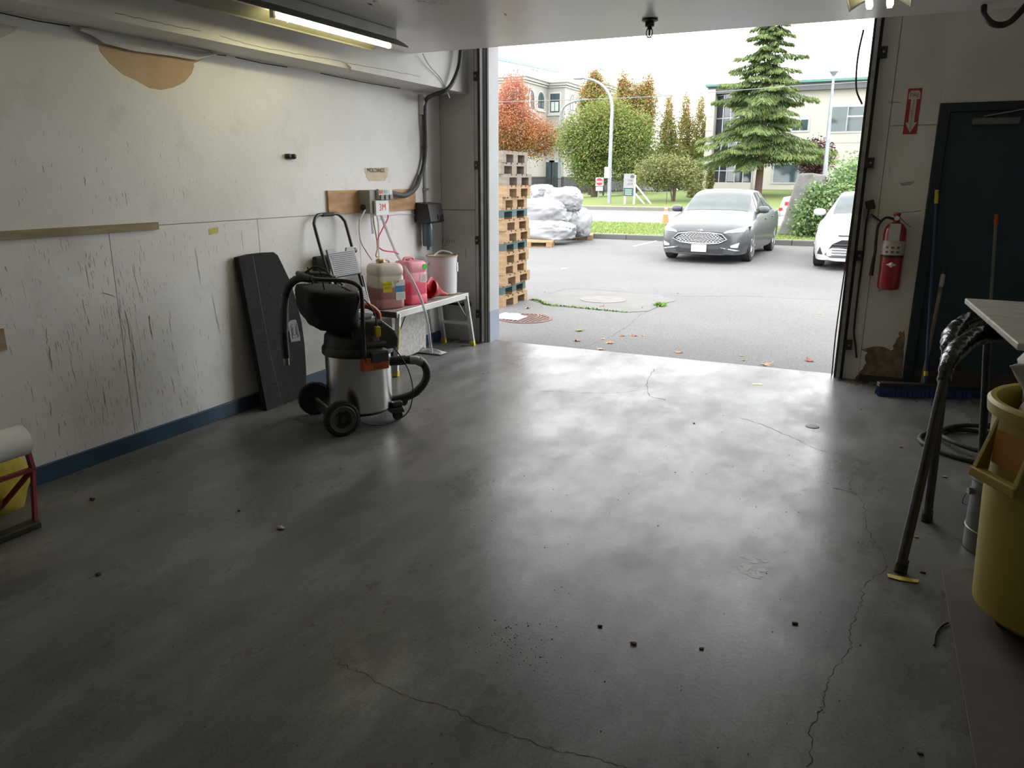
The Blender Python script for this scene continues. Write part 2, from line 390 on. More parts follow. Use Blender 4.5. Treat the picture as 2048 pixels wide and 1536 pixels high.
# damaged edge where soffit meets wall
mb = MB()
for a, b_ in (((300, 78), (345, 87)), ((420, 104), (452, 110)), ((470, 113), (574, 131)), ((640, 145), (800, 176)), ((0, 36), (140, 55)), ((210, 62), (345, 88))):
    p0, p1 = px(*a, XL), px(*b_, XL)
    mb.ribbon([V((XL + .002, p0.y, ZS - .006)), V((XL + .002, (p0.y + p1.y) / 2, ZS - .012)), V((XL + .002, p1.y, ZS - .007))], 0.006, (1, 0, 0))
mb.build('joint_gap', M_CRACK, wl, kind='stuff')
ce = struct('ceiling', MB().box(XS, XR + .2, YB - .2, YC, ZC, ZC + .16), M_CEIL)
mk = MB(); r = random.Random(9)
for (x, y, n, sp) in ((735, 8, 9, 8), (745, 2, 5, 5), (840, 2, 10, 14), (870, 5, 6, 10), (1007, 28, 4, 3), (560, 30, 3, 6)):
    for k in range(n):
        q = pz(x + r.gauss(0, sp), max(0, y + r.gauss(0, 2)), ZC)
        l = r.uniform(.01, .06); mk.ribbon([(q.x, q.y, ZC - .0008), (q.x + .003, q.y + l / 2, ZC - .0008), (q.x, q.y + l, ZC - .0008)], [.002, .007, .002], (0, 0, 1))
mk.build('scuff_marks', M_SCUFF, ce, kind='stuff')
struct('ceiling_recess', MB().box(XL - .2, XR + .2, YC - .1, 7.4, 3.45, 3.6), M_CEIL)
struct('trim_2', MB().box(XS, XR + .2, YC - .02, YC, ZC + .16, 3.45), M_CEIL)

# ------------------------------------------------------------------ front wall around the door opening
wf = struct('wall_front', MB().box(XL - .25, XD0, YF + .02, YF + .25, 0, 3.5), M_RET)
MB().box(XL, XD0 - .13, YF, YF + .02, 0, 1.342).build('panel', M_RET, wf, bevel=.002)
MB().box(XL, XD0 - .13, YF, YF + .02, 1.348, 3.4).build('panel', M_RET, wf, bevel=.002)
MB().box(XD0 - .126, XD0, YF, YF + .02, 0, 3.4).build('panel', M_RET, wf, bevel=.002)
MB().box(XD0, XD0 + .012, YF + .035, YF + .25, 0, 3.1).build('jamb_face', M_JAMB, wf)
MB().box(XD0, XD0 + .016, YF + .03, YF + .252, 0, .32).build('jamb_plate', mat('blue_grey_jamb', (.24, .27, .33), .5), wf)
struct('wall_header', MB().box(XD0, XD1 + .05, YF + .02, YF + .25, 3.05, 3.5), M_RET)
wr = struct('wall_front_right', MB().box(XD1 + .05, .33, YF + .02, YF + .25, 0, 3.5).box(.33, 1.32, YF + .02, YF + .25, 2.21, 3.5).box(1.32, XR + .2, YF + .02, YF + .25, 0, 3.5), M_CREAM)
MB().box(XD1 + .05, -.012, YF, YF + .02, 0, 3.5).build('panel', M_CREAM, wr, bevel=.002)
MB().box(-.008, .325, YF, YF + .02, 2.062, 3.5).build('panel', M_CREAM, wr, bevel=.002)
MB().box(-.008, .325, YF, YF + .02, 0, 2.058).build('panel', M_CREAM, wr, bevel=.002)
MB().box(.325, XR, YF, YF + .02, 2.215, 3.5).build('panel', M_CREAM, wr, bevel=.002)
MB().box(1.325, XR, YF, YF + .02, 0, 2.215).build('panel', M_CREAM, wr, bevel=.002)
M_ROT = mat('crumbling_brown_plaster', (.30, .21, .14), .95, c2=(.15, .10, .065), scale=14, detail=8, bump=.6, bscale=30)
pk = [(1700 + x / 3.647, 560 + y / 3.647) for x, y in ((75, 505), (100, 503), (130, 495), (160, 487), (190, 483), (222, 485), (250, 490), (280, 502), (300, 515), (320, 505), (312, 480), (330, 460), (338, 435), (360, 410), (352, 385), (370, 370), (385, 385), (395, 360), (400, 420), (398, 460), (390, 500), (393, 550), (385, 600), (384, 650), (376, 700), (375, 760), (60, 740), (28, 735), (45, 700), (62, 690), (75, 660), (92, 652), (100, 625), (118, 605), (108, 580), (112, 545), (128, 530), (105, 518))]
MB().prism([py(x, y, YF) for x, y in pk], (0, -.0015, 0)).build('bare_patch', M_ROT, wr)
M_SMUT = mat('grey_smudge', (.45, .43, .38), .8)
for pk in ([(1757, 572), (1782, 575), (1784, 582), (1770, 580), (1756, 584)], [(1800, 366), (1830, 362), (1822, 370), (1803, 372)], [(1780, 335), (1782, 334), (1778, 352), (1777, 353)], [(1753, 370), (1767, 375), (1762, 375)],
           [(1775, 203), (1803, 204), (1800, 206), (1776, 206)]):
    MB().prism([py(x, y, YF) for x, y in pk], (0, -.0012, 0)).build('smudge', M_SMUT, wr)
struct('baseboard_front', MB().box(.0, .33, YF - .012, YF, 0, .05), mat('dark_dirty_base', (.05, .042, .036), .7), bevel=.003)
struct('wall_right', MB().box(XR, XR + .2, YB - .2, YF + .24, 0, 3.5), M_CREAM)
struct('wall_back', MB().box(XL, XR, YB - .2, YB, 0, ZC), M_CREAM)

# ------------------------------------------------------------------ blue side door
dr = struct('door_1', MB().box(.40, 1.25, YF + .01, YF + .055, .0, 2.15), M_DBLUE, bevel=.003)
MB().box(.33, .40, YF - .025, YF + .1, 0, 2.21).box(1.25, 1.32, YF - .025, YF + .1, 0, 2.21).box(.40, 1.25, YF - .025, YF + .1, 2.15, 2.21).build('door_frame', M_DBLUE, dr, bevel=.004)
MB().box(.55, .86, YF - .05, YF + .01, 2.05, 2.10).build('door_closer', mat('dull_closer', (.16, .17, .17), .5, .4), dr, bevel=.008)
MB().bar((.62, YF - .045, 2.11), (.95, YF - .05, 2.165), .02, .008).build('closer_arm', M_STEEL, dr)
MB().box(.40, 1.25, YF - .012, YF + .01, .03, .16).build('kick_plate', mat('grey_brown_kick', (.055, .045, .038), .6), dr)
MB().cyl((1.18, YF - .05, 1.0), (1.18, YF + .01, 1.0), .012).blob((1.18, YF - .06, 1.0), (.03, .025, .03)).build('door_handle', M_STEEL, dr, smooth=50)

# ------------------------------------------------------------------ door tracks
M_DFR = mat('door_frame_blue_dimmed', (0.014, 0.026, 0.039), 0.55)  # door blue darkened to cancel the extra light on the protruding frame
bpy.data.objects['door_frame'].data.materials[0] = M_DFR
def track(name, x, s, label):
    t = thing(name, label, 'door track', (x, YF, 0))
    MB().box(-.003, .003, -.045, 0, 0, 3.3).box(min(0, s * .028), max(0, s * .028), -.006, 0, 0, 3.3).build('angle', M_DARKM, t)
    x1 = s * -.008
    MB().box(x1 - .014, x1 - .011, -.10, -.045, .02, 3.3).box(x1 + .011, x1 + .014, -.10, -.045, .02, 3.3).box(x1 - .014, x1 + .014, -.102, -.098, .02, 3.3).build('channel', M_STEEL if s > 0 else M_DARKM, t)  # lit strip put into the colour: right channel paler than the left
    for z in (.30, 1.05, 1.78, 2.6):
        MB().box(min(0, s * .075), max(0, s * .075), -.05, -.002, z - .04, z + .04).build('bracket', M_DARKM, t, bevel=.003)
        MB().cyl((s * .05, -.06, z), (s * .05, -.048, z), .01, n=6).build('bolt', M_STEEL, t)
    return t
tl = track('door_track', XD0 - .035, -1, 'dark steel door track standing at the left side of the opening')
tr = track('door_track', XD1 + .04, 1, 'dark steel door track standing beside the fire extinguisher wall')
MB().box(XD0 + .001, XD0 + .012, YF + .0, YF + .034, 0, 3.1).build('weather_strip', M_RUB, wf)
MB().box(XD1 - .004, XD1 + .05, YF + .005, YF + .02, 0, 3.1).build('weather_strip', M_RUB, wr)
q0, q1 = py(1658, 755, YF + .08), py(1668, 560, YF + .08)
MB().tube(spline([(XD1 - .02, YF + .08, .0), (XD1 - .025, YF + .06, .4), (XD1 - .01, YF + .07, 1.0), (XD1 + .0, YF + .06, 1.5)], 6), .006, 6).build('pull_cord', mat('dark_red_cord', (.08, .02, .02), .8), tr, world=True, smooth=60)

# ================================================================== light fixtures
M_TUBE = mat('lit_tube', (1, 1, 1), .4, emit=((1.0, 0.91, 0.50), 22.0))
M_TUBE2 = mat('lit_tube_warm', (1, 1, 1), .4, emit=((1.0, 0.92, 0.62), 9.0))
M_DEAD = mat('dead_tube', (.7, .7, .68), .3)
M_REFL = mat('white_reflector', (.62, .62, .58), .35, c2=(.54, .53, .48), scale=6)
M_WINGI = mat('yellowed_reflector_inside', (.26, .25, .18), .5, c2=(.22, .21, .15), scale=6)
M_WINGO = mat('reflector_back_unlit', (.16, .155, .15), .5, c2=(.12, .115, .11), scale=7)  # dark colour stands for the unlit outer side of the wings
def fixture(x, y0, y1, tubes, label):
    t = thing('fluorescent_light', label, 'light', (x, (y0 + y1) / 2, 2.49), group='ceiling fluorescent lights')
    h0, h1 = ZC - .078, 2.548
    MB().box(x - .055, x + .055, y0, y1, h0, ZC - .002).build('housing', M_REFL, t, world=True, bevel=.003)
    for s in (-1, 1):
        a, b_ = .052 * s, .145 * s
        P = [(x + a, y0, h0 + .01), (x + (a + b_) / 2, y0, h0 - .012), (x + b_, y0, h1), (x + b_ + .004 * s, y0, h1 - .008)]
        Q = [(q[0], y1, q[2]) for q in P]; n = 4
        MB().add(P + Q, [(i, i + 1, n + i + 1, n + i) for i in range(n - 1)]).build('reflector', M_WINGI, t, world=True)
        o = [(q[0] + .003 * s, q[1], q[2] + .003) for q in P]; o2 = [(q[0], y1, q[2]) for q in o]
        MB().add(o + o2, [(i, i + 1, n + i + 1, n + i) for i in range(n - 1)]).build('reflector_back', M_WINGO, t, world=True)
    for dx, a, b_, lit in tubes:
        MB().cyl((x + dx, a, 2.556), (x + dx, b_, 2.556), .0175, n=14).build('tube', M_TUBE if lit == 2 else M_TUBE2, t, world=True, smooth=40)
        for yy in (a - .012, b_ + .012):
            MB().box(x + dx - .014, x + dx + .014, yy - .012, yy + .012, 2.536, h0 + .005).build('lamp_holder', M_WHITE, t, world=True, bevel=.003)
    return t
fixture(-3.285, 2.5, 4.95, [(.02, 3.74, 4.90, 2)], 'long fluorescent light with one lit tube over the scuffed white wall')
fixture(-3.285, -.05, 2.4, [(-.05, 1.15, 2.3, True), (.05, 0.0, 1.1, True)], 'fluorescent light in line behind the lit one, at the upper left picture edge')
fixture(-.125, 2.45, 4.95, [(-.05, 3.7, 4.9, True), (.05, 3.7, 4.9, True)], 'fluorescent light with two lit tubes near the door opening at top right')
wire = MB().tube(spline([pz(561, 26, ZC - .005), pz(567, 32, 2.6), pz(572, 40, 2.56), pz(575, 45, 2.55)], 4), .004, 6)
wire.solo('loose_wire', M_PAPER, 'short bright loose wire hanging beside the lit tube', 'wire', smooth=60)

# sprinkler head
q = pz(1300, 38, ZC)
t = thing('sprinkler_head', 'dark pendent fire sprinkler head hanging under the ceiling near the door', 'sprinkler', (q.x, q.y, ZC - .11))
M_BRZ = mat('dark_bronze', (.05, .04, .035), .45, .7)
MB().lathe([(.008, .11), (.05, .108), (.055, .1), (.05, .098), (.03, .09), (.03, .065), (.014, .06), (.014, .045), (.0, .045)], n=20).build('escutcheon', M_BRZ, t, smooth=35)
for s in (-1, 1):
    MB().tube(spline([(s * .012, 0, .055), (s * .02, 0, .035), (s * .019, 0, .015), (s * .006, 0, .0)], 4), .0035, 6).build('yoke_arm', M_BRZ, t, smooth=60)
MB().cyl((0, 0, .005), (0, 0, .05), .005, .007, 8).build('bulb', M_BRZ, t, smooth=60)
MB().lathe([(.0, -.003), (.018, -.003), (.018, 0), (.0, .001)], n=14).build('deflector', M_BRZ, t)

# ================================================================== things on the left wall
M_HOSE = mat('black_corrugated_hose', (.022, .022, .023), .5, c2=(.035, .034, .033), scale=20)
W = lambda x, y, o=.03: px(x, y, XL + o)
pts = [px(922, 95, -3.68), px(917, 135, -3.68), px(902, 170, -3.7), px(886, 183, -3.74), px(866, 190, -3.85), W(852, 200, .06), W(849, 222, .05), W(850, 300, .04), W(846, 335, .04), W(836, 365, .04)]
th = thing('water_hose', 'thick black hose dropping from the ceiling to the chemical dispenser', 'hose', (XL + .05, 6.5, 1.4))
MB().tube(spline(pts, 6), .019, 10).build('upper_hose', M_HOSE, th, world=True, smooth=60)
MB().tube(spline([W(840, 352, .04), W(833, 372, .05), W(820, 386, .06), W(806, 391, .07), W(790, 388, .09), px(778, 386, XL + .12)], 6), .024, 10).build('wrapped_sleeve', mat('grey_hose_wrap', (.075, .075, .075), .6, c2=(.05, .05, .05), scale=14), th, world=True, smooth=60)
MB().tube(spline([px(846, 108, -3.70), px(858, 130, -3.72), px(876, 150, -3.73), px(888, 168, -3.735), px(899, 196, -3.72)], 5), .006, 6).solo('white_cable', M_WHITE, 'thin loose white cable hanging beside the soffit end', 'cable', smooth=60)
t = thing('electrical_conduit', 'grey painted conduit pipe with a junction box near the wall corner', 'conduit', (XL, 6.6, 1.1))
p0 = W(845, 217, .02)
MB().cyl((XL + .022, p0.y + .02, 1.1), (XL + .022, p0.y + .02, 2.25), .014, n=10).build('pipe', M_RET, t, world=True, smooth=50)
MB().box(XL, XL + .05, p0.y - .035, p0.y + .035, 2.24, 2.42).build('junction_box', M_RET, t, world=True, bevel=.004)
MB().box(XL + .05, XL + .056, p0.y - .025, p0.y + .025, 2.255, 2.405).build('cover', M_WHITE, t, world=True, bevel=.002)
for z in (1.55, 1.95):
    MB().box(XL, XL + .04, p0.y - .005, p0.y + .045, z - .012, z + .012).build('strap', M_STEEL, t, world=True)
# hook
q = W(578, 313, 0)
t = thing('wall_hook', 'small black double hook screwed to the bare white wall', 'hook', q)
MB().box(0, .012, -.045, .045, -.018, .018).build('plate', M_BLACK, t, bevel=.003)
for s in (-1, 1): MB().blob((.02, s * .028, 0), (.02, .022, .02), 10, 6, .8).build('knob', M_BLACK, t, smooth=50)
# masking tape label
t = thing('tape_label', 'strips of masking tape hand lettered and stuck above the plywood board', 'label', W(752, 350, 0))
M_MASK = mat('masking_tape', (.68, .58, .43), .8, c2=(.62, .52, .38), scale=12)
for k, (a, b_, c, d) in enumerate((((729, 336), (777, 335), (775, 347), (730, 348)), ((731, 347), (776, 346), (774, 355), (733, 356)), ((735, 355), (773, 354), (770, 362), (737, 362)))):
    MB().prism([W(*a, .0005 * k), W(*b_, .0005 * k), W(*c, .0005 * k), W(*d, .0005 * k)], (.0012, 0, 0)).build('tape_strip', M_MASK, t, world=True)
q = W(752, 341, .004)
text('lettering', 'MOLDINGS', .05, q, (0, 1, 0), (0, 0, 1), mat('marker_black', (.05, .045, .04), .8), t, sx=1.05)
# plywood and dispenser
yb0, yb1 = W(653, 400, 0).y, W(828, 400, 0).y
ply = MB().box(XL, XL + .02, yb0, yb1, 1.364, 1.556).solo('plywood_board', M_PLY, 'plywood backing board screwed to the wall behind the dispenser', 'board', bevel=.002)
M_GBOX = mat('grey_dispenser_plastic', (.30, .285, .26), .5, c2=(.25, .24, .215), scale=9)
M_OR3 = mat('red_orange_print', (.75, .10, .04), .6)
yd = W(752, 400, .1).y
t = thing('chemical_dispenser', 'grey and white chemical dispenser box mounted on the plywood board', 'dispenser', (XL + .02, yd, 1.36))
xf = .15
MB().box(0, xf - .03, -.15, .13, .0, .195).build('body', M_GBOX, t, bevel=.008)
MB().box(xf - .03, xf, -.055, .155, .115, .205).build('control_panel', mat('pale_control_panel', (.62, .61, .55), .5), t, bevel=.005)
MB().box(xf - .03, xf - .005, -.10, .10, -.02, .11).build('front_cover', mat('white_cover', (.78, .78, .77), .4), t, bevel=.006)
text('logo', '3M', .085, (xf - .004, .0, .048), (0, 1, 0), (0, 0, 1), M_OR3, t, world=False)
for k, yy in enumerate((-.02, .05, .12)):
    MB().box(xf, xf + .014, yy - .024, yy + .024, .112, .155).build('push_button', mat('grey_button', (.20, .20, .20), .5), t, bevel=.004)
    MB().box(xf, xf + .002, yy - .024, yy + .026, .165, .195).build('button_label', [M_OR3, mat('teal_print', (.16, .52, .46), .5), M_PAPER][k], t)
MB().cyl((.05, -.151, .05), (.05, -.158, .05), .028, n=14).build('side_port', M_BLACK, t, smooth=40)
# clear and coloured hoses under the dispenser
M_CLEAR = mat('clear_vinyl', (.72, .70, .76), .2, c2=(.66, .64, .7), alpha=.55)
M_AMB = mat('amber_tube', (.48, .35, .14), .4, alpha=.85)
M_PINKT = mat('pink_tube', (.85, .12, .28), .35)
M_IVT = mat('ivory_tube', (.75, .72, .64), .4)
JX = -3.90
def hose(name, pts, r, m, label):
    MB().tube(spline(pts, 6), r, 8).solo(name, m, label, 'tube', group='dispenser tubes', smooth=60)
D = lambda x, y: px(x, y, XL + .13)
hose('ivory_tube', [D(730, 420), D(719, 445), D(721, 480), px(731, 500, -3.93), px(744, 520, JX)], .006, M_IVT, 'thin ivory tube looping left from the dispenser down to the pale jug')
hose('amber_tube', [D(746, 426), D(748, 448), D(752, 470), px(755, 495, -3.93), px(752, 512, JX), px(758, 514, JX)], .006, M_AMB, 'amber tube running from the dispenser to the brass fitting on the pale jug')
hose('pink_tube', [D(773, 422), D(776, 436), D(764, 460), D(756, 478), D(757, 493), px(768, 501, -3.92), px(788, 504, -3.88), px(797, 508, -3.86)], .0065, M_PINKT, 'bright pink tube curling from the dispenser to the pink jug')
hose('clear_tube', [D(743, 426), D(744, 450), D(746, 467)], .011, M_CLEAR, 'short clear tube hanging free under the dispenser')
hose('clear_tube', [D(753, 428), D(757, 455), D(757, 492), px(758, 513, JX)], .007, M_CLEAR, 'clear tube hanging straight from the dispenser behind the pink one')
hose('clear_tube', [D(761, 428), D(775, 465), D(788, 497), px(797, 515, -3.93), px(808, 532, -3.78), px(820, 552, -3.62), px(833, 578, -3.56), px(846, 610, -3.52), px(856, 650, -3.50), px(861, 690, -3.50), px(863, 705, -3.52)], .013, M_CLEAR,
     'long clear tube passing over the jugs and hanging in front of the bench')
hose('ivory_tube', [px(761, 440, XL + .01), px(770, 433, XL + .01), px(800, 428, XL + .01), px(824, 429, XL + .01), px(842, 433, XL + .01)], .004, M_IVT, 'thin ivory tube running along the wall under the plywood board to the black dispenser')
# black soap dispenser with blue bottle
q = W(866, 425, 0); y0, y1 = 6.45, 6.70
t = thing('soap_dispenser', 'black wall dispenser holding a cloudy blue bottle beside the corner', 'dispenser', (XL, 6.57, 1.0))
a, b_ = -.12, .14
MB().prism([(0, a, .43), (.16, a, .415), (.19, a, .25), (.17, a, .235), (0, a, .24)], (0, b_ - a, 0)).build('housing', M_BLACK, t, bevel=.008)
MB().box(.165, .195, .02, .12, .25, .31).build('lever', mat('glossy_black', (.015, .015, .016), .2), t, bevel=.006)
M_BTL = mat('cloudy_blue_bottle', (.09, .16, .20), .25, c2=(.06, .10, .13), scale=9, coat=.3)
MB().lathe([(.012, -.03), (.015, 0), (.05, .01), (.055, .03), (.053, .15), (.056, .2), (.05, .235)], (.085, -.01, 0), n=20).build('bottle', M_BTL, t, smooth=40)

# ================================================================== bench with jugs
M_ALU = mat('worn_aluminium', (.52, .52, .51), .38, .75, c2=(.4, .39, .37), scale=8, stretch=(1, .3, 1))
M_YFOOT = mat('yellow_foot', (.62, .48, .03), .5)
BZ, bx0, bx1, by0, by1 = .55, -3.99, -3.63, 5.43, 6.70
t = thing('work_platform', 'folding aluminium work platform carrying the jugs beside the wall', 'bench', ((bx0 + bx1) / 2, (by0 + by1) / 2, 0))
M_DECK = mat('dirty_deck', (.42, .36, .33), .6, .2, c2=(.28, .22, .19), scale=9, detail=8)
for k in range(6):
    x0 = bx0 + .02 + k * (bx1 - bx0 - .04) / 6
    MB().box(x0 + .002, x0 + (bx1 - bx0 - .04) / 6 - .004, by0, by1, BZ - .025, BZ).build('deck_plank', M_DECK, t, world=True, bevel=.002)
for xx in (bx0, bx1 - .02): MB().box(xx, xx + .02, by0 - .01, by1 + .01, BZ - .055, BZ + .002).build('side_rail', M_ALU, t, world=True, bevel=.003)
for yy in (by0 - .02, by1 + .005): MB().box(bx0, bx1, yy, yy + .018, BZ - .05, BZ - .002).build('end_cap', M_BLACK, t, world=True, bevel=.004)
for yy, s in ((by0 + .03, -1), (by1 - .03, 1)):
    for xx, sx in ((bx0 + .03, 0), (bx1 - .012, 1)):
        top = V((xx, yy, BZ - .02)); bot = V((xx + .02 * sx, yy + s * .10, .0))
        l = MB().bar(bot + V((0, 0, .03)), top, .045, .028, (0, 1, 0)).build('leg', M_ALU, t, world=True, bevel=.003)
        MB().bar(bot, bot + (top - bot) * .1, .052, .036, (0, 1, 0)).build('foot', M_YFOOT, l, world=True, bevel=.004)
        if s < 0 and sx: MB().obox(bot.lerp(top, .62) + V((.024, -.002, 0)), (.001, 0, 0), (0, .008, 0), (top - bot).normalized() * .10).build('warning_label', M_YEL, l, world=True)
    MB().box(bx0 + .03, bx1 - .02, yy + s * .055 - .012, yy + s * .055 + .012, .22, .25).build('cross_brace', M_ALU, t, world=True)
    MB().bar((bx1 - .03, yy - s * .14, BZ - .06), (bx1 - .02, yy + s * .05, .27), .012, .008).build('fold_brace', M_STEEL, t, world=True)

def jug_shape(w, d, h):
    mb = MB(); n = 32; prof = [(.90, 0), (.98, .02), (1, .05), (1, .20), (.975, .22), (.975, .235), (1, .255), (1, .70), (.975, .72), (.975, .74), (1, .76), (1, .86), (.95, .93), (.84, .975), (.6, .985)]
    vs = []
    for r, z in prof:
        for i in range(n):
            a = 2 * PI * i / n; c, s_ = math.cos(a), math.sin(a); p = 0.36
            x = math.copysign(abs(c) ** p, c); y = math.copysign(abs(s_) ** p, s_)
            vs.append((x * w / 2 * r, y * d / 2 * r, z * h))
    m = len(prof); fs = [(j * n + i, j * n + (i + 1) % n, (j + 1) * n + (i + 1) % n, (j + 1) * n + i) for j in range(m - 1) for i in range(n)]
    fs += [tuple(range(n - 1, -1, -1)), tuple(range((m - 1) * n, m * n))]
    return mb.add(vs, fs)
def jug_mat(name, top, liq, level, fz):
    m = mat(name, top, .38, sub=.0)
    t, b = nodes_of(m)
    tc = t.nodes.new('ShaderNodeTexCoord'); sp = t.nodes.new('ShaderNodeSeparateXYZ'); rp = t.nodes.new('ShaderNodeValToRGB')
    mr = t.nodes.new('ShaderNodeMapRange'); mr.inputs[2].default_value = .4
    t.links.new(tc.outputs['Object'], sp.inputs[0]); t.links.new(sp.outputs[2], mr.inputs[0]); t.links.new(mr.outputs[0], rp.inputs[0])
    e = rp.color_ramp.elements; e[0].position = level / .4 - fz; e[0].color = (*liq, 1); e[1].position = level / .4 + fz; e[1].color = (*top, 1)
    t.links.new(rp.outputs[0], b.inputs['Base Color'])
    return m
def jug(loc, rz, w, d, h, m, label):
    t = thing('chemical_jug', label, 'jug', loc, rz, 'plastic chemical jugs')
    jug_shape(w, d, h).build('body', m, t, smooth=50)
    MB().tube(spline([(-.02, -.06, h - .015), (-.02, -.05, h + .012), (-.02, .0, h + .018), (-.02, .05, h + .012), (-.02, .06, h - .015)], 4), .011, 8).build('handle', m, t, smooth=60)
    return t
M_JUG1 = jug_mat('pale_jug_plastic', (.66, .60, .53), (.45, .20, .19), .19, .015)
j1 = jug((-3.86, 5.60, BZ), -.5, .249, .27, .395, M_JUG1, 'pale jug half full of dull pink liquid with a yellow sticker')
M_STK = mat('yellow_sticker', (.72, .62, .02), .5); M_INK = mat('black_ink', (.02, .02, .02), .6)
MB().box(.124, .1265, -.085, .0, .15, .245).build('warning_sticker', M_STK, j1)
text('lettering', 'DO NOT', .027, (.1266, -.042, .218), (0, 1, 0), (0, 0, 1), M_INK, j1, world=False, sx=.78)
text('lettering', 'FREEZE', .027, (.1266, -.042, .188), (0, 1, 0), (0, 0, 1), M_INK, j1, world=False, sx=.78)
lb = MB().box(.124, .1265, .035, .128, .075, .25).build('product_label', M_PAPER, j1)
MB().box(.1265, .127, .037, .128, .145, .20).build('blue_band', mat('blue_print', (.03, .27, .58), .5), lb)
MB().box(.1266, .1273, .095, .125, .15, .185).build('small_picture', mat('brown_print', (.35, .2, .12), .5), lb)
text('logo', '3M', .022, (.1266, .058, .235), (0, 1, 0), (0, 0, 1), mat('red_print', (.6, .02, .02), .5), lb, world=False)
for k in range(4): MB().box(.1265, .1268, .045, .115, .085 + k * .013, .089 + k * .013).build('print_line', mat('grey_print', (.45, .45, .45), .6), lb)
M_BRASS = mat('brass_fitting', (.50, .33, .14), .4, .5)
MB().cyl((-.03, -.03, .365), (-.03, -.03, .40), .024, n=12).blob((-.025, -.04, .41), (.02, .03, .02), 10, 6).cyl((-.02, -.03, .405), (.02, -.01, .41), .014, n=8).build('brass_cap', M_BRASS, j1, smooth=50)
M_JUG2 = jug_mat('pink_jug_plastic', (.80, .30, .36), (.82, .10, .17), .21, .02)
j2 = jug((-3.79, 5.90, BZ), -.3, .23, .24, .395, M_JUG2, 'translucent pink jug standing between the pale jug and the white bucket')
MB().prism([(.1155, .076 + .026 * math.cos(a * PI / 8), .335 + .026 * math.sin(a * PI / 8)) for a in range(16)], (.0012, 0, 0)).build('green_sticker', mat('green_sticker', (.06, .62, .06), .5), j2)
lb = MB().prism([(.1155, .01, .20), (.1155, .085, .19), (.1155, .095, .27), (.1155, .02, .275)], (.0012, 0, 0)).build('label', mat('pinkish_paper', (.78, .62, .62), .7), j2)
for k in range(3): MB().bar((.1169, .04 + k * .014, .205), (.1169, .045 + k * .014, .26), .001, .004).build('print_line', mat('grey_print', (.45, .45, .45), .6), lb)
MB().cyl((-.03, 0, .365), (-.03, 0, .395), .022, n=12).build('cap', mat('dark_cap', (.3, .05, .07), .5), j2, smooth=50)
# bucket
q = pz(890, 586, BZ)
bk = thing('plastic_bucket', 'tall white plastic bucket with a bail handle at the far bench end', 'bucket', (-3.83, 6.54, BZ))
MB().lathe([(.132, 0), (.14, .01), (.145, .2), (.148, .36), (.152, .362), (.152, .375), (.142, .375), (.138, .3), (.125, .02), (.0, .02)], n=28).build('body', mat('white_bucket_plastic', (.62, .62, .63), .45, c2=(.55, .55, .56), scale=4), bk, smooth=35)
MB().lathe([(.150, .372), (.156, .372), (.156, .382), (.146, .382)], n=28, caps=False).build('rusty_rim', mat('rusty_rim', (.45, .30, .18), .7), bk, smooth=35)
MB().tube(spline([(-.07, -.145, .30), (-.06, -.09, .36), (-.02, .0, .415), (.05, .03, .41), (.09, .05, .39)], 6), .008, 8).build('bail_handle', M_IVT, bk, smooth=60)
MB().prism([(.143, .045, .22), (.13, .085, .22), (.128, .085, .31), (.141, .045, .31)], (.003, .001, 0)).build('label', M_PAPER, bk)
MB().lathe([(.13, .0), (.147, .004), (.14, .014), (.136, .016)], n=24, caps=False).build('dried_residue', mat('brown_residue', (.2, .13, .07), .9, bump=.6), bk)
# funnel lying on its side
q = V((-3.68, 6.17, BZ + .085))
ax = V((.25, 1, -.35)).normalized()
fn = thing('funnel', 'red plastic funnel lying on its side between pink jug and bucket', 'funnel', (-3.72, 6.22, BZ))
M_REDP = mat('red_funnel_plastic', (.48, .02, .03), .35)
MB().lathe([(.09, -.04), (.09, -.02), (.085, -.015), (.02, .12), (.012, .2), (.009, .2), (.016, .12), (.08, -.02), (.084, -.04)], (.0, -.05, .092), ax, 24, caps=False).build('cone', M_REDP, fn, smooth=40)
MB().obox((.015, -.10, .15), (.002, .02, .0), (0, .04, .03), (.0, -.03, .04)).build('mounting_tab', M_REDP, fn, bevel=.003)

# ================================================================== step stool leaning on the wall
t = thing('step_stool', 'folded black step stool with grey ribbed treads leaning on the left wall', 'step stool', (-3.75, 5.1, 0))
M_TREAD = mat('grey_tread', (.33, .34, .36), .55, c2=(.28, .29, .31), scale=12); M_FRAME = mat('black_tube_frame', (.03, .03, .031), .35)
def sp(y, s):                                   # point on the leaning frame: y along the wall, s from floor (0) to top (1)
    return V((-3.66 - .375 * s, y, 1.37 * s))
ya, yb = 4.885, 5.285
P = [sp(ya - .03, .01), sp(ya, .5), sp(ya, .9), sp(ya + .015, .965), sp(ya + .08, 1.0), sp((ya + yb) / 2, 1.0), sp(yb - .08, 1.0), sp(yb - .015, .965), sp(yb, .9), sp(yb, .5), sp(yb + .03, .01)]
MB().tube(spline(P, 5), .013, 10).build('main_frame', M_FRAME, t, world=True, smooth=60)
MB().tube([sp(ya + .13, 1.0), sp(yb - .13, 1.0)], .0165, 10).build('hand_grip', M_RUB, t, world=True, smooth=60)
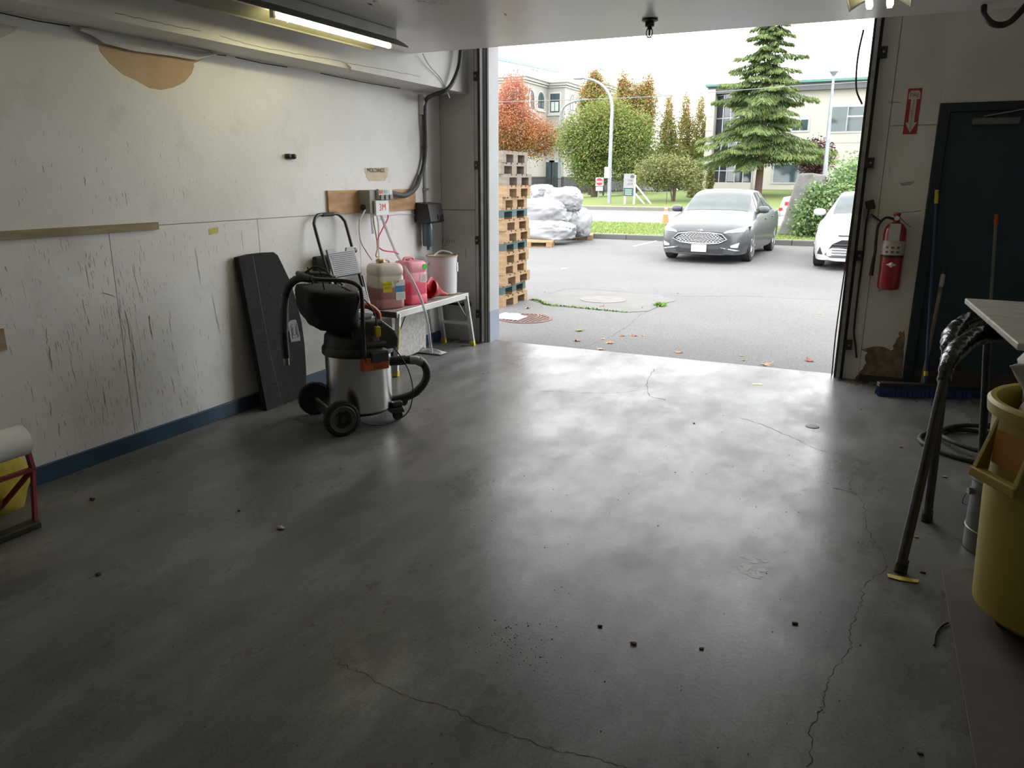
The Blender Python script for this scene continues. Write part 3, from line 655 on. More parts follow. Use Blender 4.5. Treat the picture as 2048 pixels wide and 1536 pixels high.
for s0, s1, off in ((.645, .80, .02), (.40, .56, .035), (.15, .32, .05)):
    nx = V((.96, 0, .26)) * off
    st = MB().prism([sp(ya + .025, s0) + nx, sp(yb - .025, s0) + nx, sp(yb - .025, s1) + nx, sp(yb - .12, s1) + nx, sp(yb - .14, s1 - .02) + nx, sp(ya + .14, s1 - .02) + nx, sp(ya + .12, s1) + nx, sp(ya + .025, s1) + nx], V((.96, 0, .26)) * .018).build('tread', M_TREAD, t, world=True, bevel=.003)
    for k in range(12):
        s_ = s0 + .008 + (s1 - s0 - .035) * k / 11
        MB().bar(sp(ya + .045, s_) + nx * 1 + V((.96, 0, .26)) * .019, sp(yb - .045, s_) + nx + V((.96, 0, .26)) * .019, .005, .004).build('tread_rib', mat('dark_rib', (.12, .125, .13), .6), st, world=True)
    MB().tube([sp(ya + .01, s0) + nx, sp(yb - .01, s0) + nx], .01, 8).build('tread_bar', M_FRAME, t, world=True, smooth=60)
for y in (ya + .035, yb - .035):
    MB().tube([sp(y, .02) + V((.02, 0, .0)), sp(y, .62) + V((.05, 0, .02))], .010, 8).build('rear_leg', M_STEEL, t, world=True, smooth=60)
MB().cyl(sp(yb, .78) - V((0, .02, 0)), sp(yb, .78) + V((0, .03, 0)), .022, n=10).build('hinge', M_BLACK, t, world=True)
q0 = px(636, 535, XL + .03)
MB().obox((XL + .035, q0.y + .04, q0.z - .1), (.02, 0, 0), (0, .09, .0), (-.0, 0, .19)).solo('knee_pad', M_RUB, 'black foam pad standing behind the step stool against the wall', 'pad', bevel=.01)

# ================================================================== black board leaning on the wall
xb, xt, zt = -3.91, XL + .055, 1.13
def pl(x, y):                                   # sight line cut by the board's own leaning plane
    r = ray(x, y); n = V((zt, 0, xb - xt)).normalized(); c = V((xb, 4, 0)) - V((0, 0, EYE)); return V((0, 0, EYE)) + r * (c.dot(n) / r.dot(n))
edge = [(476, 514), (500, 508), (525, 505), (548, 504), (556, 510), (566, 530), (581, 562), (593, 600), (604, 645), (610, 690), (613, 740), (613, 784), (612, 789), (572, 806), (534, 824)]
n = V((zt, 0, xb - xt)).normalized()
P = []
for x, y in edge:
    q = pl(x, y); P.append(q)
M_CARP = mat('black_carpet', (.012, .0125, .013), .95, c2=(.022, .023, .024), scale=60, bump=.3, bscale=200)
t = thing('cargo_board', 'black carpeted cargo board with curved edge leaning on the left wall', 'board', (xb, 4.3, 0))
MB().prism(P, -n * .045).build('panel', M_CARP, t, world=True, bevel=.006)
MB().ribbon([pl(505, 508) + n * .001, pl(524, 620) + n * .001, pl(543, 720) + n * .001, pl(565, 808) + n * .001], .006, n).build('fold_line', M_INK, t, world=True)
q = pl(588, 662)
u, v = V((0, 1, 0)), n.cross(V((0, 1, 0)))
if v.z < 0: v = -v
hp = MB().prism([q + u * a * .055 + v * b2 * .085 for a, b2 in ((-1, -.9), (.9, -1), (1, -.8), (.7, .9), (.5, 1), (-.6, 1), (-1, .8))], n * .004).build('pull_plate', mat('grey_plate', (.15, .155, .16), .5), t, world=True)
for s_ in (.65, .38): MB().tube([q + n * .005 + u * a * .05 * s_ + v * b2 * .08 * s_ for a, b2 in ((-1, -1), (1, -1), (.9, 1), (-.9, 1))], .0022, 5, closed=True).build('plate_ridge', M_BLACK, hp, world=True)

# ================================================================== shop vacuum
vc = thing('shop_vacuum', 'wheeled shop vacuum with shiny steel tank and black head', 'vacuum cleaner', (-3.30, 4.04, 0), -.585)
M_CHR = mat('polished_steel', (.70, .69, .67), .16, 1.0, c2=(.62, .61, .59), scale=3, r2=.3)
M_ORG = mat('orange_plastic', (.50, .10, .025), .42)
M_VBK = mat('vacuum_black', (.02, .02, .021), .4); M_VGR = mat('vacuum_charcoal', (.045, .045, .047), .38)
TY, TR = .235, .225
MB().lathe([(TR - .012, .095), (TR, .105), (TR, .50), (TR + .004, .505), (TR + .004, .515), (TR - .01, .52)], (0, TY, 0), n=40).build('tank', M_CHR, vc, smooth=35)
MB().lathe([(TR + .012, .49), (TR + .018, .495), (TR + .018, .535), (TR + .006, .55)], (0, TY, 0), n=40, caps=False).build('rim', M_VBK, vc, smooth=40)
MB().lathe([(TR - .02, .49), (TR + .006, .50), (TR - .005, .59), (TR - .03, .62), (.15, .665), (.12, .70), (.115, .715), (.0, .72)], (0, TY, .03), n=36).build('motor_head', M_VBK, vc, smooth=40)
MB().prism([(-.12, TY - .10, .53), (-.12, TY + .215, .53), (-.12, TY + .225, .60), (-.12, TY + .20, .655), (-.12, TY + .11, .73), (-.12, TY - .10, .74)], (.325, 0, 0)).build('head_shoulder', M_VGR, vc, bevel=.014)
MB().cyl((.215, TY - .02, .575), (.215, TY + .12, .575), .022, n=14).build('blower_port', M_VGR, vc, smooth=40)
MB().tube(spline([(.09, TY - .13, .75), (.09, TY - .10, .80), (.09, TY - .02, .825), (.09, TY + .06, .815), (.09, TY + .12, .765), (.09, TY + .125, .71)], 6), .021, 10).build('carry_handle', M_ORG, vc, smooth=60)
for ang in (.13, 3.3):
    c, s_ = math.cos(ang), math.sin(ang); rr = TR + .012; u = V((c, s_, 0)); v = V((-s_, c, 0)); o = V((0, TY, 0))
    la = MB().obox(o + u * rr + V((0, 0, .45)), u * .017, v * .10, (0, 0, .045)).build('latch', M_ORG, vc, bevel=.006)
    MB().obox(o + u * (rr + .012) + v * .03 + V((0, 0, .495)), u * .016, v * .065, (0, 0, .035)).build('latch_clip', M_VGR, la, bevel=.006)
    MB().obox(o + u * (rr + .018) + v * .02 + V((0, 0, .43)), u * .003, v * .03, (0, 0, .012)).build('latch_recess', mat('dark_orange', (.30, .055, .015), .5), la)
# wheels
def wheel(s):
    w_ = thing  # parts only
    tw = MB().lathe([(.05, -.024), (.105, -.024), (.118, -.016), (.118, .016), (.105, .024), (.05, .024)], (s * .285, 0, .118), (1, 0, 0), 36).build('wheel', M_RUB, vc, smooth=30)
    for k in range(36):
        a = 2 * PI * k / 36
        MB().obox((s * .285, math.cos(a) * .1185, .118 + math.sin(a) * .1185), (.022, 0, 0), (0, math.cos(a) * .003, math.sin(a) * .003), (0, -math.sin(a) * .0045, math.cos(a) * .0045)).build('tread_block', M_RUB, tw)
    MB().lathe([(.02, .0), (.08, .006), (.088, .01), (.092, .004)], (s * .285 + s * .02, 0, .118), (s, 0, 0), 28, caps=True).build('hub', mat('grey_hub', (.11, .11, .112), .45), tw, smooth=40)
    MB().lathe([(.0, .018), (.022, .016), (.025, .0)], (s * .285 + s * .02, 0, .118), (s, 0, 0), 16).build('hub_cap', M_BLACK, tw, smooth=40)
wheel(1); wheel(-1)
MB().cyl((-.28, 0, .118), (.28, 0, .118), .012, n=10).build('axle', M_STEEL, vc)
MB().box(-.23, .23, -.03, .12, .07, .11).lathe([(.0, .075), (.19, .075), (.215, .095), (.21, .1)], (0, TY, 0), n=32).build('base', M_VBK, vc, bevel=.01)
for s in (-1, 1):
    cx_ = s * .15
    ct = MB().prism([(cx_ - .04, TY + .14, .10), (cx_ - .04, TY + .245, .10), (cx_ - .04, TY + .26, .06), (cx_ - .04, TY + .2, .13), (cx_ - .04, TY + .15, .14)][:3] + [(cx_ - .04, TY + .16, .06)], (.08, 0, 0)).build('caster_housing', M_VGR, vc, bevel=.008)
    MB().lathe([(.012, -.018), (.032, -.018), (.036, 0), (.032, .018), (.012, .018)], (cx_, TY + .215, .036), (1, 0, 0), 20).build('caster_wheel', M_RUB, ct, smooth=40)
    MB().box(cx_ - .03, cx_ + .03, TY + .17, TY + .25, .10, .14).build('caster_cover', M_VGR, ct, bevel=.012)
# push frame
for s in (-1, 1):
    pass
P = [(.25, .19, .47), (.25, .19, .7), (.25, .19, .93), (.245, .165, .985), (.23, .09, 1.015), (.19, -.06, 1.03), (.15, -.10, 1.035), (0, -.115, 1.037), (-.15, -.10, 1.035), (-.19, -.06, 1.03), (-.23, .09, 1.015), (-.245, .165, .985), (-.25, .19, .93), (-.25, .19, .5), (-.25, .18, .14)]
MB().tube(spline(P, 5), .0135, 10).build('push_frame', M_FRAME, vc, smooth=60)
MB().tube(spline([(.15, -.10, 1.035), (0, -.115, 1.037), (-.15, -.10, 1.035)], 5), .018, 10).build('grip', M_RUB, vc, smooth=60)
# inlet hose
def corrugated(pts, r, n=9, amp=.06, k=8):
    P = spline(pts, k); rs = [r * (1 + (amp if i % 2 else -amp)) for i in range(len(P))]
    return MB().tube(P, r, n, rs=rs)
MB().cyl((.10, TY + .17, .42), (.125, TY + .30, .42), .034, n=16).build('inlet', M_VBK, vc, smooth=40)
hp = corrugated([(.125, TY + .28, .42), (.14, TY + .34, .42), (.15, TY + .41, .40), (.15, TY + .45, .33), (.14, TY + .44, .25), (.12, TY + .37, .17), (.10, TY + .28, .14), (.09, TY + .20, .13)], .029, 12, .05, 10).build('hose', M_HOSE, vc, smooth=60)
MB().tube([(.138, TY + .32, .421), (.146, TY + .37, .415), (.151, TY + .41, .395)], .032, 12).build('tape_wrap', mat('silver_tape', (.22, .22, .22), .4, .3), hp, smooth=60)
MB().cyl((.10, TY + .24, .135), (.09, TY + .30, .11), .024, .036, 12).build('drain_cap', M_VBK, vc, smooth=40)
# hanging wand end
hw = corrugated([(-.10, -.03, 1.0), (-.17, -.09, 1.0), (-.23, -.14, .95), (-.26, -.17, .86)], .027, 10, .05, 7).build('wand_hose', M_HOSE, vc, smooth=60)
MB().tube([(-.258, -.168, .88), (-.268, -.18, .80), (-.275, -.187, .70), (-.278, -.19, .63)], .030, 12, rs=[.028, .029, .032, .031]).build('grey_cuff', mat('grey_cuff', (.11, .11, .11), .6), hw, smooth=60)
MB().tube([(-.278, -.19, .64), (-.28, -.19, .55), (-.28, -.188, .44)], .026, 12).build('black_wand', M_VBK, hw, smooth=60)
MB().tube([(-.28, -.188, .44), (-.28, -.187, .39)], .020, 12).build('wand_tip', M_STEEL, hw, smooth=60)
# cord
MB().tube(spline([(.10, .10, .80), (.13, .22, .74), (.16, .36, .62), (.19, .50, .42), (.20, .55, .24), (.21, .52, .09), (.22, .44, .03), (.25, .30, .015), (.27, .15, .06), (.262, .06, .15), (.24, .03, .18), (.20, .0, .2)], 6), .0045, 6).build('power_cord', M_RUB, vc, smooth=60)
c2 = MB().tube(spline([(.16, .09, .97), (.22, .20, .90), (.25, .27, .80), (.255, .285, .70)], 6), .0045, 6).build('power_cord', M_RUB, vc, smooth=60)
MB().box(.24, .275, .268, .303, .635, .705).build('yellow_plug', mat('yellow_plug', (.6, .45, .03), .4), c2, bevel=.006)
MB().tube(spline([(-.05, -.08, 1.05), (0, -.03, 1.09), (.06, .02, 1.07), (.12, .05, 1.02), (.18, .09, .985)], 6), .007, 6).build('coiled_cord', M_RUB, vc, smooth=60)
# black bag hung on the frame
def bagfn(d):
    k = 1 + .10 * noise.noise(d * 1.7) + .05 * noise.noise(d * 5)
    e = V((d.x, d.y, d.z)) * k
    if e.z > .55: e.z = .55 + (e.z - .55) * .2
    return e
bag = thing('tool_bag', 'sagging black fabric bag hung on the shop vacuum handle', 'bag', (-3.27, 4.035, .635), -.585)
M_BAG = mat('black_bag_fabric', (.005, .005, .0055), .85, c2=(.009, .009, .009), scale=18, bump=.2)
bgm = MB().blob((0, .02, .215), (.25, .175, .17), 36, 22, .6, bagfn)
for p in bgm.v: p.z -= .24 * (.328 * p.x + .937 * (p.y - .02)) * (1 if p.z < .25 else .35)
bgm.build('bag_body', M_BAG, bag, smooth=60)
for s in (-1, 1): MB().ribbon([(s * .12, -.03, .30), (s * .13, -.05, .40), (s * .13, -.06, .445)], .03, (0, 1, 0)).build('strap', M_BAG, bag)

# ================================================================== paper roll stand at the left edge
t = thing('paper_roll_stand', 'red steel stand carrying a roll of white paper at the left edge', 'stand', (-3.55, 1.95, 0))
M_REDF = mat('dark_red_frame', (.22, .018, .022), .45)
f0 = pz(78, 1048); e0 = px(38, 946, f0.x - .03); tp = px(42, 918, f0.x - .04); rc = px(8, 884, f0.x - .04)
ry = px(48, 880, f0.x - .05)
RR = .075
c0 = V((f0.x - .06, ry.y, ry.z))
MB().cyl(c0 + V((0, -.75, 0)), c0, RR, n=32).build('paper_roll', M_PAPER, t, world=True, smooth=40)
MB().cyl(c0 + V((0, 0, 0)), c0 + V((0, .02, 0)), .03, n=14).build('roll_core', M_REDF, t, world=True)
yy = ry.y + .012
MB().bar((c0.x - .02, yy, c0.z + .06), (c0.x + .02, yy, .26), .028, .018, (0, 1, 0)).build('upright', M_REDF, t, world=True)
MB().bar((c0.x + .02, yy, .27), (f0.x + .02, f0.y - .03, .02), .022, .016, (0, 1, 0)).build('leg', M_REDF, t, world=True)
MB().bar((c0.x + .02, yy, .27), (c0.x + .02, yy - .8, .27), .026, .018).build('cross_bar', M_REDF, t, world=True)
MB().bar((c0.x + .02, yy, .27), (c0.x - .22, f0.y - .03, .02), .022, .016, (0, 1, 0)).build('leg', M_REDF, t, world=True)
MB().box(f0.x - .02, f0.x + .05, f0.y - .8, f0.y - .015, 0, .035).build('base_bar', M_DARKM, t, world=True, bevel=.006)
q = pz(22, 1030)
def ragfn(d):
    k = 1 + .22 * noise.noise(d * 1.9 + V((3, 1, 2))) + .1 * noise.noise(d * 4.6)
    return V((d.x * k, d.y * k, d.z * k))
MB().blob((q.x - .10, q.y - .03, .16), (.10, .20, .20), 22, 16, .9, ragfn).solo('yellow_rag', mat('yellow_cloth', (.50, .40, .05), .85, c2=(.40, .31, .04), scale=7, bump=.3), 'crumpled yellow cloth stuffed under the red paper roll stand', 'cloth', smooth=70)

# ================================================================== right side: extinguisher, sign, cord
q = py(1776, 500, YF)
ex = thing('fire_extinguisher', 'red fire extinguisher hung on the cream wall beside the blue door', 'fire extinguisher', (.128, YF - .10, .80))
MB().lathe([(.0, 0), (.075, 0), (.082, .01), (.083, .03), (.083, .44), (.079, .475), (.058, .51), (.025, .53), (.025, .545)], n=32).build('cylinder', M_RED, ex, smooth=40)
M_EXL = mat('white_instruction_label', (.58, .56, .52), .5, c2=(.48, .46, .42), scale=30)
def band(r, z0, z1, a0, a1, m, name, parent=ex, nn=12):
    vs = []
    for k in range(nn + 1):
        a = a0 + (a1 - a0) * k / nn
        vs += [(math.cos(a) * r, math.sin(a) * r, z0), (math.cos(a) * r, math.sin(a) * r, z1)]
    return MB().add(vs, [(2 * k, 2 * k + 2, 2 * k + 3, 2 * k + 1) for k in range(nn)]).build(name, m, parent, smooth=60)
A0, A1 = -PI * .95, -PI * .1
lab = band(.0838, .275, .385, A0, A1, M_EXL, 'instruction_label')
for k in range(3):
    for j in range(2):
        a = -2.25 + k * .5; band(.0843, .29 + j * .035, .308 + j * .035, a, a + .26, mat('brown_red_print', (.28, .1, .06), .6), 'pictogram', lab, 3)
band(.0845, .255, .272, -PI, 0, M_BLACK, 'strap')
dm = [(-2.05, .20), (-1.57, .222), (-1.09, .20), (-1.57, .178)]
MB().add([(math.cos(a) * .0842, math.sin(a) * .0842, z) for a, z in dm] + [(math.cos(-1.57) * .0960, math.sin(-1.57) * .0960, .2)], [(0, 4, 1), (1, 4, 2), (2, 4, 3), (3, 4, 0)]).build('diamond_emblem', M_PAPER, ex)
MB().cyl((0, 0, .54), (0, 0, .585), .022, n=12).blob((0, -.005, .585), (.028, .028, .02), 10, 6).build('valve', M_RED, ex, smooth=50)
MB().bar((-.02, -.01, .595), (.16, -.03, .62), .022, .007).bar((.02, -.02, .565), (.105, -.03, .49), .022, .008).build('lever', M_STEEL, ex, bevel=.002)
MB().cyl((.0, -.035, .56), (.0, -.05, .56), .018, n=14).build('gauge', M_PAPER, ex)
MB().box(-.045, .035, -.092, -.089, .385, .52).build('inspection_tag', mat('tag_paper', (.55, .53, .49), .7), ex)
hz = MB().tube(spline([(-.02, 0, .55), (-.08, -.01, .56), (-.125, -.01, .50), (-.13, -.01, .40), (-.125, -.01, .30), (-.13, -.005, .22)], 6), .010, 8).build('hose', M_RUB, ex, smooth=60)
MB().cyl((-.13, -.005, .24), (-.135, -.005, .10), .013, .017, 10).build('nozzle', M_BLACK, hz, smooth=50)
MB().box(-.03, .03, .06, .10, .1, .5).build('wall_bracket', M_DARKM, ex)
# sign
s0 = py(1825, 222, YF)
sg = thing('fire_extinguisher_sign', 'red fire extinguisher arrow sign on the cream wall', 'sign', (s0.x, YF, s0.z - .17))
M_SR = mat('sign_red', (.42, .035, .03), .5); M_SW = mat('sign_white', (.62, .60, .55), .5)
MB().box(-.048, .048, -.004, 0, 0, .335).build('plate', M_SR, sg)
MB().prism([(-.040, -.0042, .255), (.040, -.0042, .255), (.040, -.0042, .30), (.028, -.0042, .318), (-.028, -.0042, .318), (-.040, -.0042, .30)], (0, -.0006, 0)).build('header', M_SW, sg)
MB().prism([(-.02, -.0042, .256), (.02, -.0042, .256), (.02, -.0042, .085), (.04, -.0042, .085), (0, -.0042, .008), (-.04, -.0042, .085), (-.02, -.0042, .085)], (0, -.0006, 0)).build('arrow', M_SW, sg)
text('lettering', 'FIRE', .042, (0, -.0050, .283), (1, 0, 0), (0, 0, 1), M_SR, sg, world=False, sx=.85)
for k, ch in enumerate('EXTINGUISHER'):
    text('lettering', ch, .018, (0, -.0050, .243 - k * .0185), (1, 0, 0), (0, 0, 1), M_SR, sg, world=False, sx=1.1)
# cord
t = thing('power_cord', 'black power cord plugged in beside the extinguisher and hanging down the wall', 'cord', (0, YF, .3))
F = lambda x, y, o=-.02: py(x, y, YF + o)
MB().tube(spline([F(1738, 418, -.04), F(1732, 450), F(1726, 510), F(1718, 570), F(1711, 630), F(1708, 665), F(1711, 690), F(1713, 716)], 6), .008, 7).build('cable', M_RUB, t, world=True, smooth=60)
MB().tube(spline([F(1742, 428, -.03), F(1752, 436, -.03), F(1763, 444, -.03)], 4), .008, 7).build('cable', M_RUB, t, world=True, smooth=60)
q = F(1741, 410)
MB().obox(q, (.03, 0, .01), (0, .02, 0), (-.012, 0, .035)).build('plug', M_DARKM, t, world=True, bevel=.006)
q = F(1737, 425)
MB().obox(q, (.035, 0, 0), (0, .015, 0), (0, 0, .035)).build('outlet_box', M_GBOX, t, world=True, bevel=.004)
MB().tube(spline([py(1727, 60, 6.6), py(1718, 100, 6.7), py(1713, 140, 6.8), py(1713, 180, 6.85), py(1724, 208, 6.9)], 6), .007, 6).solo('hanging_wire', M_RUB, 'thin dark wire hanging beside the right door track high up', 'wire', smooth=60)
MB().tube(spline([pz(1968, 12, ZC - .01), pz(1968, 28, ZC - .06), pz(1980, 44, ZC - .12), pz(1998, 50, ZC - .14), pz(2020, 44, ZC - .12), pz(2044, 20, ZC - .05), pz(2060, 0, ZC)], 6), .018, 8).solo('ceiling_hose', M_RUB, 'black hose drooping in a loop from the ceiling at top right', 'hose', smooth=60)

# brooms and poles
t = thing('push_broom', 'push broom with blue bristles and a blue handle leaning on the blue door', 'broom', (.5, 6.62, 0))
h0, h1 = V((.14, 6.52, .045)), V((.80, 6.72, .045)); mid = V((.475, 6.64, .12)); top = py(1874, 380, YF - .04)
u = (h1 - h0).normalized(); v = V((-u.y, u.x, 0))
MB().obox((h0 + h1) / 2 + V((0, 0, .045)), (h1 - h0) / 2, v * .035, (0, 0, .018)).build('head_block', mat('dark_broom_block', (.02, .022, .03), .6), t, world=True, bevel=.006)
M_BRIS = mat('blue_bristle', (.012, .035, .14), .6, c2=(.02, .05, .2), scale=30)
mb = MB(); r = random.Random(4)
for k in range(60):
    for j in range(5):
        o = h0.lerp(h1, (k + .5) / 60) + v * (j - 2) * .014 + V((0, 0, .03)); e = o + v * ((j - 2) * .006 + r.uniform(-.004, .004)) + u * r.uniform(-.006, .006); e.z = .001
        mb.cyl(o, e, .0055, .007, 4)
mb.build('bristles', M_BRIS, t, world=True, kind='stuff')
M_HBL = mat('blue_handle', (.015, .045, .13), .4)
MB().cyl(mid, top, .0125, n=10).build('handle', M_HBL, t, world=True, smooth=50)
MB().cyl(mid.lerp(top, .93), top + V((0, 0, .0)), .015, n=10).build('grip', M_YFOOT, t, world=True, smooth=50)
MB().cyl(mid - V((0, 0, .03)), mid.lerp(top, .03), .018, n=10).build('socket', M_HBL, t, world=True, smooth=50)
MB().cyl(mid.lerp(top, .03), mid.lerp(top, .055), .0165, n=10).build('collar', M_YFOOT, t, world=True, smooth=50)
a, b_ = py(1852, 728, YF - .12), py(1887, 548, YF - .06); d = (b_ - a).normalized(); ft = a + d * (-(a.z) / d.z)
t = thing('squeegee_pole', 'worn yellowish pole with a dark tip leaning on the blue door beside the broom', 'pole', (ft.x, ft.y, 0))
MB().cyl(ft, b_, .015, n=10).build('pole', mat('worn_pole', (.25, .23, .13), .6, c2=(.12, .11, .08), scale=7), t, world=True, smooth=50)
MB().cyl(b_, b_ + d * .05, .02, n=10).build('tip', M_BLACK, t, world=True)
MB().cyl(b_ - d * .10, b_, .018, n=10).build('sleeve', mat('pale_sleeve', (.4, .4, .38), .5), t, world=True, smooth=50)
a, b_ = py(1982, 600, YF - .10), py(1993, 428, YF - .05); d = (b_ - a).normalized(); ft = a + d * (-(a.z) / d.z)
t = thing('mop_pole', 'grey pole with an orange top end leaning on the blue door', 'pole', (ft.x, ft.y, 0))
MB().cyl(ft, b_, .013, n=10).build('pole', mat('grey_pole', (.16, .16, .155), .5), t, world=True, smooth=50)
MB().cyl(b_ - d * .08, b_, .016, n=10).build('end_grip', mat('orange_grip', (.45, .09, .02), .5), t, world=True, smooth=50)
MB().bar(ft + V((-.16, -.03, .02)), ft + V((.16, -.03, .02)), .05, .04).build('mop_head', mat('blue_mop', (.02, .04, .09), .8), t, world=True, bevel=.006)

# ================================================================== trestles with the stone slab
M_WRAP = mat('black_wrapped_pipe', (.016, .016, .018), .38, c2=(.03, .03, .034), scale=14, bump=.35, bscale=20)
M_WRAPS = mat('shiny_black_film', (.010, .010, .013), .2, c2=(.025, .025, .03), scale=9, bump=.8, bscale=13)
def stand(name, fa, mid, fb, label, film=None):
    fa, fb = V(fa), V(fb); mid = [V(p) for p in mid]
    t = thing(name, label, 'trestle', ((fa.x + fb.x) / 2, (fa.y + fb.y) / 2, 0), group='black trestles under the slab')
    P = [fa + V((0, 0, .04)), fa.lerp(mid[0], .5)] + mid + [mid[-1].lerp(fb, .5), fb + V((0, 0, .04))]
    MB().tube(spline(P, 5), .021, 12).build('pipe_frame', M_WRAP, t, world=True, smooth=60)
    for f, g in ((fa, mid[0]), (fb, mid[-1])):
        d = (g - f).normalized(); MB().cyl(f, f + d * .06, .027, .025, 12).build('rubber_foot', M_RUB, t, world=True, smooth=40)
    if film:
        S = spline([fa.lerp(mid[0], .9)] + mid[:film], 8); r = random.Random(int(fa.y * 100)); k = len(S)
        MB().tube(S, .04, 14, rs=[.024 + .021 * min(1, i / 14) + r.uniform(-.004, .004) for i in range(k)]).build('film_wrap', M_WRAPS, t, world=True, smooth=60)
    return t
YA, YB_ = 3.62, 3.95
stand('trestle', (.256, 3.435, 0), [pz(1896, 728, .85), pz(1913, 702, .872), pz(1940, 680, .888), pz(1975, 668, .897), pz(2015, 670, .897), V((1.1, 4.0, .897)), V((1.27, 3.9, .86))], (1.36, 3.45, 0), 'nearest black wrapped pipe trestle beside the yellow bin', 6)
stand('trestle', (.385, 4.065, 0), [pz(1897, 692, .85), pz(1906, 668, .875), pz(1924, 650, .892), pz(1950, 637, .899), pz(1990, 632, .899), V((1.1, 4.35, .899)), V((1.3, 4.3, .86))], (1.38, 4.10, 0), 'black wrapped pipe trestle second from the camera under the slab', 5)
stand('trestle', (.70, 4.93, 0), [V((.61, 4.81, .88)), V((.66, 4.80, .93)), V((.9, 4.80, .935)), V((1.25, 4.80, .93)), V((1.3, 4.80, .88))], (1.36, 4.95, 0), 'thin black pipe trestle farthest from the camera under the slab')
sl = MB().prism([pz(1930, 596, .99), pz(2036, 686, .99), V((1.6, 3.62, .99)), V((1.6, 5.05, .99))], (0, 0, -.032))
sl.solo('stone_slab', mat('pale_slab', (.46, .43, .40), .4, c2=(.34, .31, .28), scale=5, detail=7, stretch=(1, 3, 1)), 'pale worn slab top laid across the black trestles', 'slab', bevel=.006)

# ================================================================== yellow bin
M_BIN = mat('yellow_bin_plastic', (.42, .33, .065), .5, c2=(.37, .285, .055), scale=5)
cb = V((.775, 3.17, .07))
t = thing('trash_bin', 'large round yellow trash bin standing on the plywood at the right edge', 'bin', (cb.x, cb.y, 0))
MB().lathe([(.0, 0), (.255, 0), (.283, .025), (.305, .42), (.318, .765), (.337, .77), (.342, .81), (.332, .822), (.314, .82), (.306, .76), (.29, .38), (.265, .03), (.0, .03)], (0, 0, .07), n=48).build('body', M_BIN, t, smooth=40)
for ang in (PI + .55, .55):
    c, s_ = math.cos(ang), math.sin(ang); u = V((c, s_, 0)); v = V((-s_, c, 0)); o = V((0, 0, .075))
    hd = MB().prism([o + u * .31 + v * .10 + V((0, 0, .76)), o + u * .31 + v * .11 + V((0, 0, .56)), o + u * .375 + v * .11 + V((0, 0, .54)), o + u * .375 + v * .11 + V((0, 0, .54))], -v * .02)
    hd.prism([o + u * .31 - v * .10 + V((0, 0, .76)), o + u * .31 - v * .11 + V((0, 0, .56)), o + u * .375 - v * .11 + V((0, 0, .54)), o + u * .375 - v * .11 + V((0, 0, .54))], v * .02)
    hd.obox(o + u * .355 + V((0, 0, .555)), u * .02, v * .11, (0, 0, .018)).build('handle', M_BIN, t, bevel=.005)
    MB().obox(o + u * .318 + V((0, 0, .66)), u * .004, v * .075, (0, 0, .06)).build('handle_recess', mat('orange_recess', (.42, .17, .02), .5), t)
MB().lathe([(.0, .045), (.22, .045), (.23, .055), (.23, .07), (.0, .07)], (0, 0, .0), n=32).build('dolly', M_BLACK, t, smooth=40)
for k in range(5):
    a = 2 * PI * k / 5 + .95
    w_ = MB().lathe([(.008, -.012), (.024, -.012), (.026, 0), (.024, .012), (.008, .012)], (math.cos(a) * .19, math.sin(a) * .19, .038), (math.cos(a + 1.2), math.sin(a + 1.2), 0), 16).build('caster', M_RUB, t, smooth=40)
    MB().cyl((math.cos(a) * .19, math.sin(a) * .19, .038), (math.cos(a) * .19, math.sin(a) * .19, .055), .008, n=8).build('caster_stem', M_STEEL, w_)
def linerfn(d):
    k = 1 + .22 * noise.noise(d * 2.3 + V((1, 5, 2))) + .14 * noise.noise(d * 5.5) + .06 * noise.noise(d * 12)
    return d * k
bg_ = MB().blob((.02, .02, .95), (.275, .275, .27), 36, 22, .9, linerfn)
for i, p in enumerate(bg_.v):
    if p.z < .83:
        rr = math.hypot(p.x, p.y)
        if rr > .27: p.x *= .27 / rr; p.y *= .27 / rr
bg_.tube(spline([(-.18, -.10, .93), (-.25, -.13, .985), (-.29, -.15, 1.01), (-.315, -.165, 1.02)], 4), .04, 8, rs=[.07, .06, .05, .045, .04, .035, .03, .025, .02, .015, .01, .006, .003])
bg_.v = [p + V((cb.x, cb.y, .02)) for p in bg_.v]
bg_.solo('trash_bag', mat('pale_plastic_bag', (.72, .70, .68), .3, c2=(.64, .62, .60), scale=6, bump=.3, bscale=18), 'crumpled pale plastic bag bulging out of the yellow bin', 'bag', smooth=70)
# plywood on floor
pb = MB().prism([pz(1883, 1141, .012), pz(1957, 1560, .012), V((1.5, 2.1, .012)), V((1.5, 3.75, .012)), pz(1938, 1136, .012)], (0, 0, -.0115))
pb.solo('floor_board', mat('dirty_floor_board', (.10, .082, .067), .75, c2=(.075, .064, .053), scale=4, detail=8, bump=.15), 'dirty wooden sheet lying on the floor under the yellow bin', 'board', bevel=.002)
